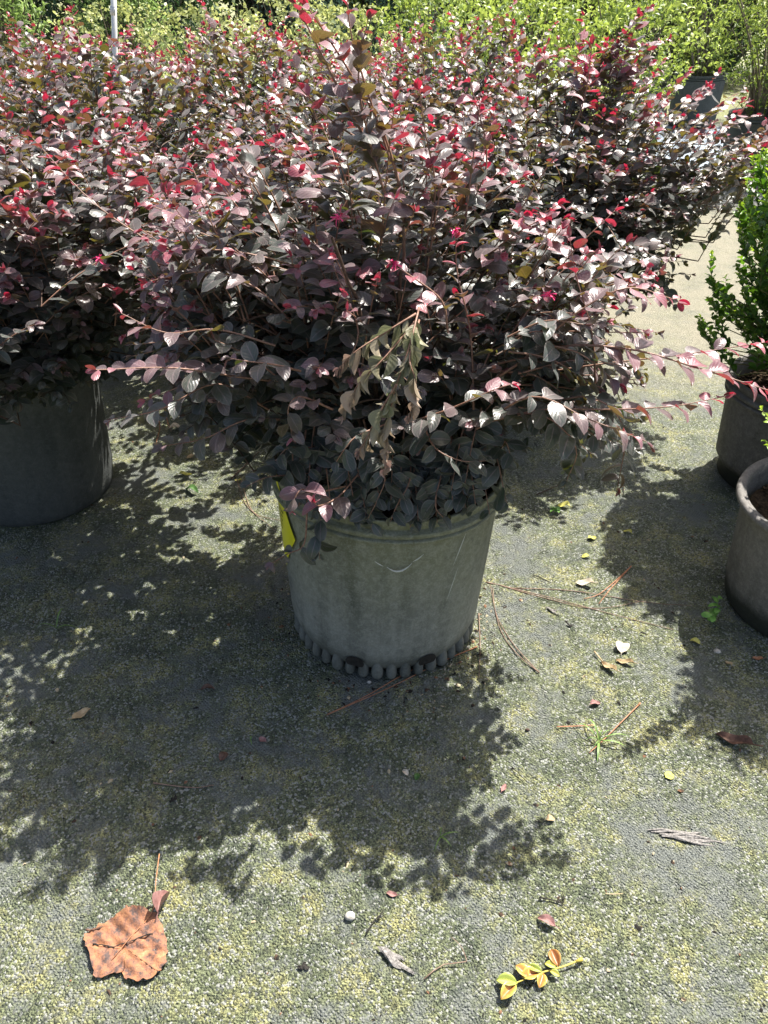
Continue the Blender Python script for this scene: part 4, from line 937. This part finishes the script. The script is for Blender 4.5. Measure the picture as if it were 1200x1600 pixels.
tuft(935, 1160, [(-0.8, 0.9, 0.095, 0.004, 0.03), (-0.3, 1, 0.085, 0.005, 0.04), (1, 0.15, 0.10, 0.004, 0.03), (0.9, -0.25, 0.085, 0.005, 0.02), (-0.28, -1, 0.075, 0.007, 0.012), (-1, 0.1, 0.045, 0.003, 0.02), (0.4, 0.9, 0.04, 0.003, 0.03), (-0.5, -0.6, 0.035, 0.003, 0.015), (0.6, 0.3, 0.05, 0.003, 0.04)], 'star-shaped green grass tuft right of the centre shadow', 0.75)
tuft(688, 1308, [(0.9, 0.25, 0.040, 0.003, 0.010), (-0.4, -0.9, 0.035, 0.003, 0.01), (0.2, 1, 0.02, 0.002, 0.02), (0.5, -0.5, 0.03, 0.003, 0.01)], 'tiny grass sprout among the lowest leaf shadows')
tuft(90, 984, [(0.2, 1, 0.07, 0.004, 0.04), (-1, 0.1, 0.06, 0.003, 0.02), (1, 0.1, 0.05, 0.004, 0.015)], 'three-bladed grass sprout in the left shadow')
tuft(392, 1158, [(0.1, 1, 0.012, 0.003, 0.01), (0.3, -1, 0.012, 0.003, 0.01)], 'tiny green blade in the big shadow')
def seedling(px, py, h_, leaf, label, dead=False, n=9, seed=1):
    g = gp(px, py); r = np.random.RandomState(seed); e_ = empty('seedling', (g[0], g[1], gz(g[0], g[1])), label, 'weed', 'weeds growing through the ground cloth')
    mb = MB(); tips = []
    for q in range(3):
        t = np.array((r.uniform(-1, 1) * h_ * 0.5, r.uniform(-1, 1) * h_ * 0.5, h_ * r.uniform(0.7, 1.1))); P = bez(np.zeros(3), t * (0.3, 0.3, 0.7), t, 6); mb.tube(P, 0.0009, 5); tips.append(P)
    mb.build('stem', [M['grass']], e_)
    P = []; D = []
    for q in range(n):
        pt = tips[q % 3][-1 - (q // 3)]; a = r.uniform(0, 6.28); P.append(pt); D.append((math.cos(a), math.sin(a), 0.15))
    n_ = len(P); V_, F_, A_ = leaves(np.array(P), np.array(D), np.tile(UP, (n_, 1)) + r.normal(0, 0.15, (n_, 3)), np.full(n_, leaf) * r.uniform(0.6, 1.1, n_), np.full(n_, leaf * 0.55), np.zeros(n_), r.rand(n_), T5)
    mesh_obj('foliage', V_, F_, M['weed'], e_, True, A_)
seedling(1116, 975, 0.060, 0.030, 'bright green broad-leaved seedling in the shade by the right pot', n=12, seed=3)
seedling(95, 797, 0.040, 0.020, 'small seedling at the foot of the left-edge pot', seed=5)
seedling(870, 800, 0.018, 0.022, 'low green seedling on the ground beyond the pot at right', n=6, seed=6)
# fallen yellow sprig with paired leaves
g = gp(835, 1526); sp_ = empty('fallen_sprig', (g[0], g[1], 0.004), 'yellow and orange fallen sprig with paired leaves, bottom right of centre', 'sprig')
P = spline(np.array([gp(905, 1503), gp(880, 1513), (gp(845, 1523)), gp(810, 1537), gp(780, 1548)]) - np.array((g[0], g[1], -0.003)), 16)
mb = MB(); mb.tube(P, np.linspace(0.0019, 0.0009, 16), 8); V_, F_ = tube([P[0] + (0.004, 0.002, 0), P[0] + (0.001, 0, 0), P[1]], [0.0035, 0.0036, 0.002], 8); mb.add(V_, F_)
ystem = simple('yellow_sprig_stem', (0.44, 0.36, 0.06), (0.55, 0.45, 0.10), 60, 0.5, 0.4); mb.build('stem', [ystem], sp_)
k = NT('turning_leaf'); co = k.coords(); at = k.n('ShaderNodeAttribute', attribute_name='leaf'); s_ = k.n('ShaderNodeSeparateColor'); k.l(at.outputs['Color'], s_.inputs[0])
f = k.math('ADD', s_.outputs[0], k.math('MULTIPLY', k.math('SUBTRACT', s_.outputs[2], 0.55), -0.5)); f = k.math('ADD', f, k.math('MULTIPLY', k.math('SUBTRACT', k.noise(220, 4, 0.6, co), 0.5), 0.5))
c = k.ramp(f, [(0.15, (0.34, 0.40, 0.09)), (0.45, (0.55, 0.46, 0.10)), (0.8, (0.46, 0.22, 0.06)), (1.0, (0.26, 0.10, 0.03))]); tm = k.fin(c, 0.4, 0.5)
for (px, py, tx, ty, ln, wd, ag) in ((872, 1514, 862, 1492, 0.030, 0.020, 1.0), (846, 1522, 815, 1512, 0.027, 0.012, 0.0), (840, 1524, 812, 1530, 0.030, 0.022, 0.7), (848, 1524, 842, 1546, 0.026, 0.017, 0.75), (858, 1520, 870, 1527, 0.018, 0.010, 0.3),
                                     (808, 1540, 768, 1534, 0.036, 0.020, 0.05), (805, 1540, 785, 1562, 0.038, 0.021, 0.65), (825, 1532, 808, 1514, 0.028, 0.020, 0.7), (868, 1516, 848, 1508, 0.020, 0.012, 0.3)):
    a_ = gp(px, py); b_ = gp(tx, ty); d = unit(b_ - a_) + UP * 0.12
    V_, F_, A_ = leaves(np.array([a_ - (g[0], g[1], -0.004)]), np.array([d]), np.array([UP + random.uniform(-.2, .2) * np.array((1, 0, 0))]), np.array([ln]), np.array([wd]), np.array([ag]), np.array([0.5]), [template(9, 7, 0.35, 0.15, 'obovate')])
    o = mesh_obj('leaf', V_, F_, tm, sp_, True, A_); sm = o.modifiers.new('s', 'SOLIDIFY'); sm.thickness = 0.0006
print('faces', sum(len(o.data.polygons) for o in bpy.data.objects if o.type == 'MESH'))

# crumbs of dead leaf and bark nobody could count
r = np.random.RandomState(77); V = []; F = []
for q in range(1500):
    y = 0.5 + 2.3 * r.rand() ** 0.9; x = r.uniform(-0.62, 0.62) * (y * 0.82 + 0.8)
    if r.rand() < 0.3:
        a = r.uniform(0, 6.283); rr_ = 0.245 + abs(r.normal(0, 0.05)); x, y = rr_ * math.cos(a), MY + rr_ * math.sin(a)
    if math.hypot(x, y - MY) < 0.24: continue
    l = 0.0015 + 0.006 * r.rand() ** 3; w_ = l * r.uniform(0.25, 0.8); a = r.uniform(0, 3.14); ca, sa = math.cos(a), math.sin(a); z = gz(x, y) + 0.0006; n0 = len(V)
    for sx_, sy_, sz_ in ((-1, -0.6, 0), (0.2, -1, 0.4), (1, 0.1, 0.1), (0.1, 1, 0.5), (-0.8, 0.5, 0)):
        V.append((x + (sx_ * l * ca - sy_ * w_ * sa), y + (sx_ * l * sa + sy_ * w_ * ca), z + sz_ * l * 0.5))
    V.append((x, y, z + l * 0.45)); F += [(n0 + i, n0 + (i + 1) % 5, n0 + 5) for i in range(5)]
k = NT('litter_crumbs'); co = k.coords(); g_ = k.n('ShaderNodeTexVoronoi', i_Scale=60.0); k.l(co, g_.inputs['Vector']); sp2 = k.n('ShaderNodeSeparateColor'); k.l(g_.outputs['Color'], sp2.inputs[0])
cm = k.fin(k.ramp(sp2.outputs[0], [(0.0, (0.02, 0.018, 0.015)), (0.35, (0.07, 0.045, 0.03)), (0.6, (0.22, 0.12, 0.07)), (0.8, (0.42, 0.36, 0.24)), (1.0, (0.50, 0.50, 0.42))], 'CONSTANT'), 0.8, 0.2)
o = mesh_obj('leaf_litter', V, F, cm, smooth=False); tag(o, 'tiny crumbs of dead leaf and bark strewn over the mossy ground', 'leaf litter', kind='stuff')
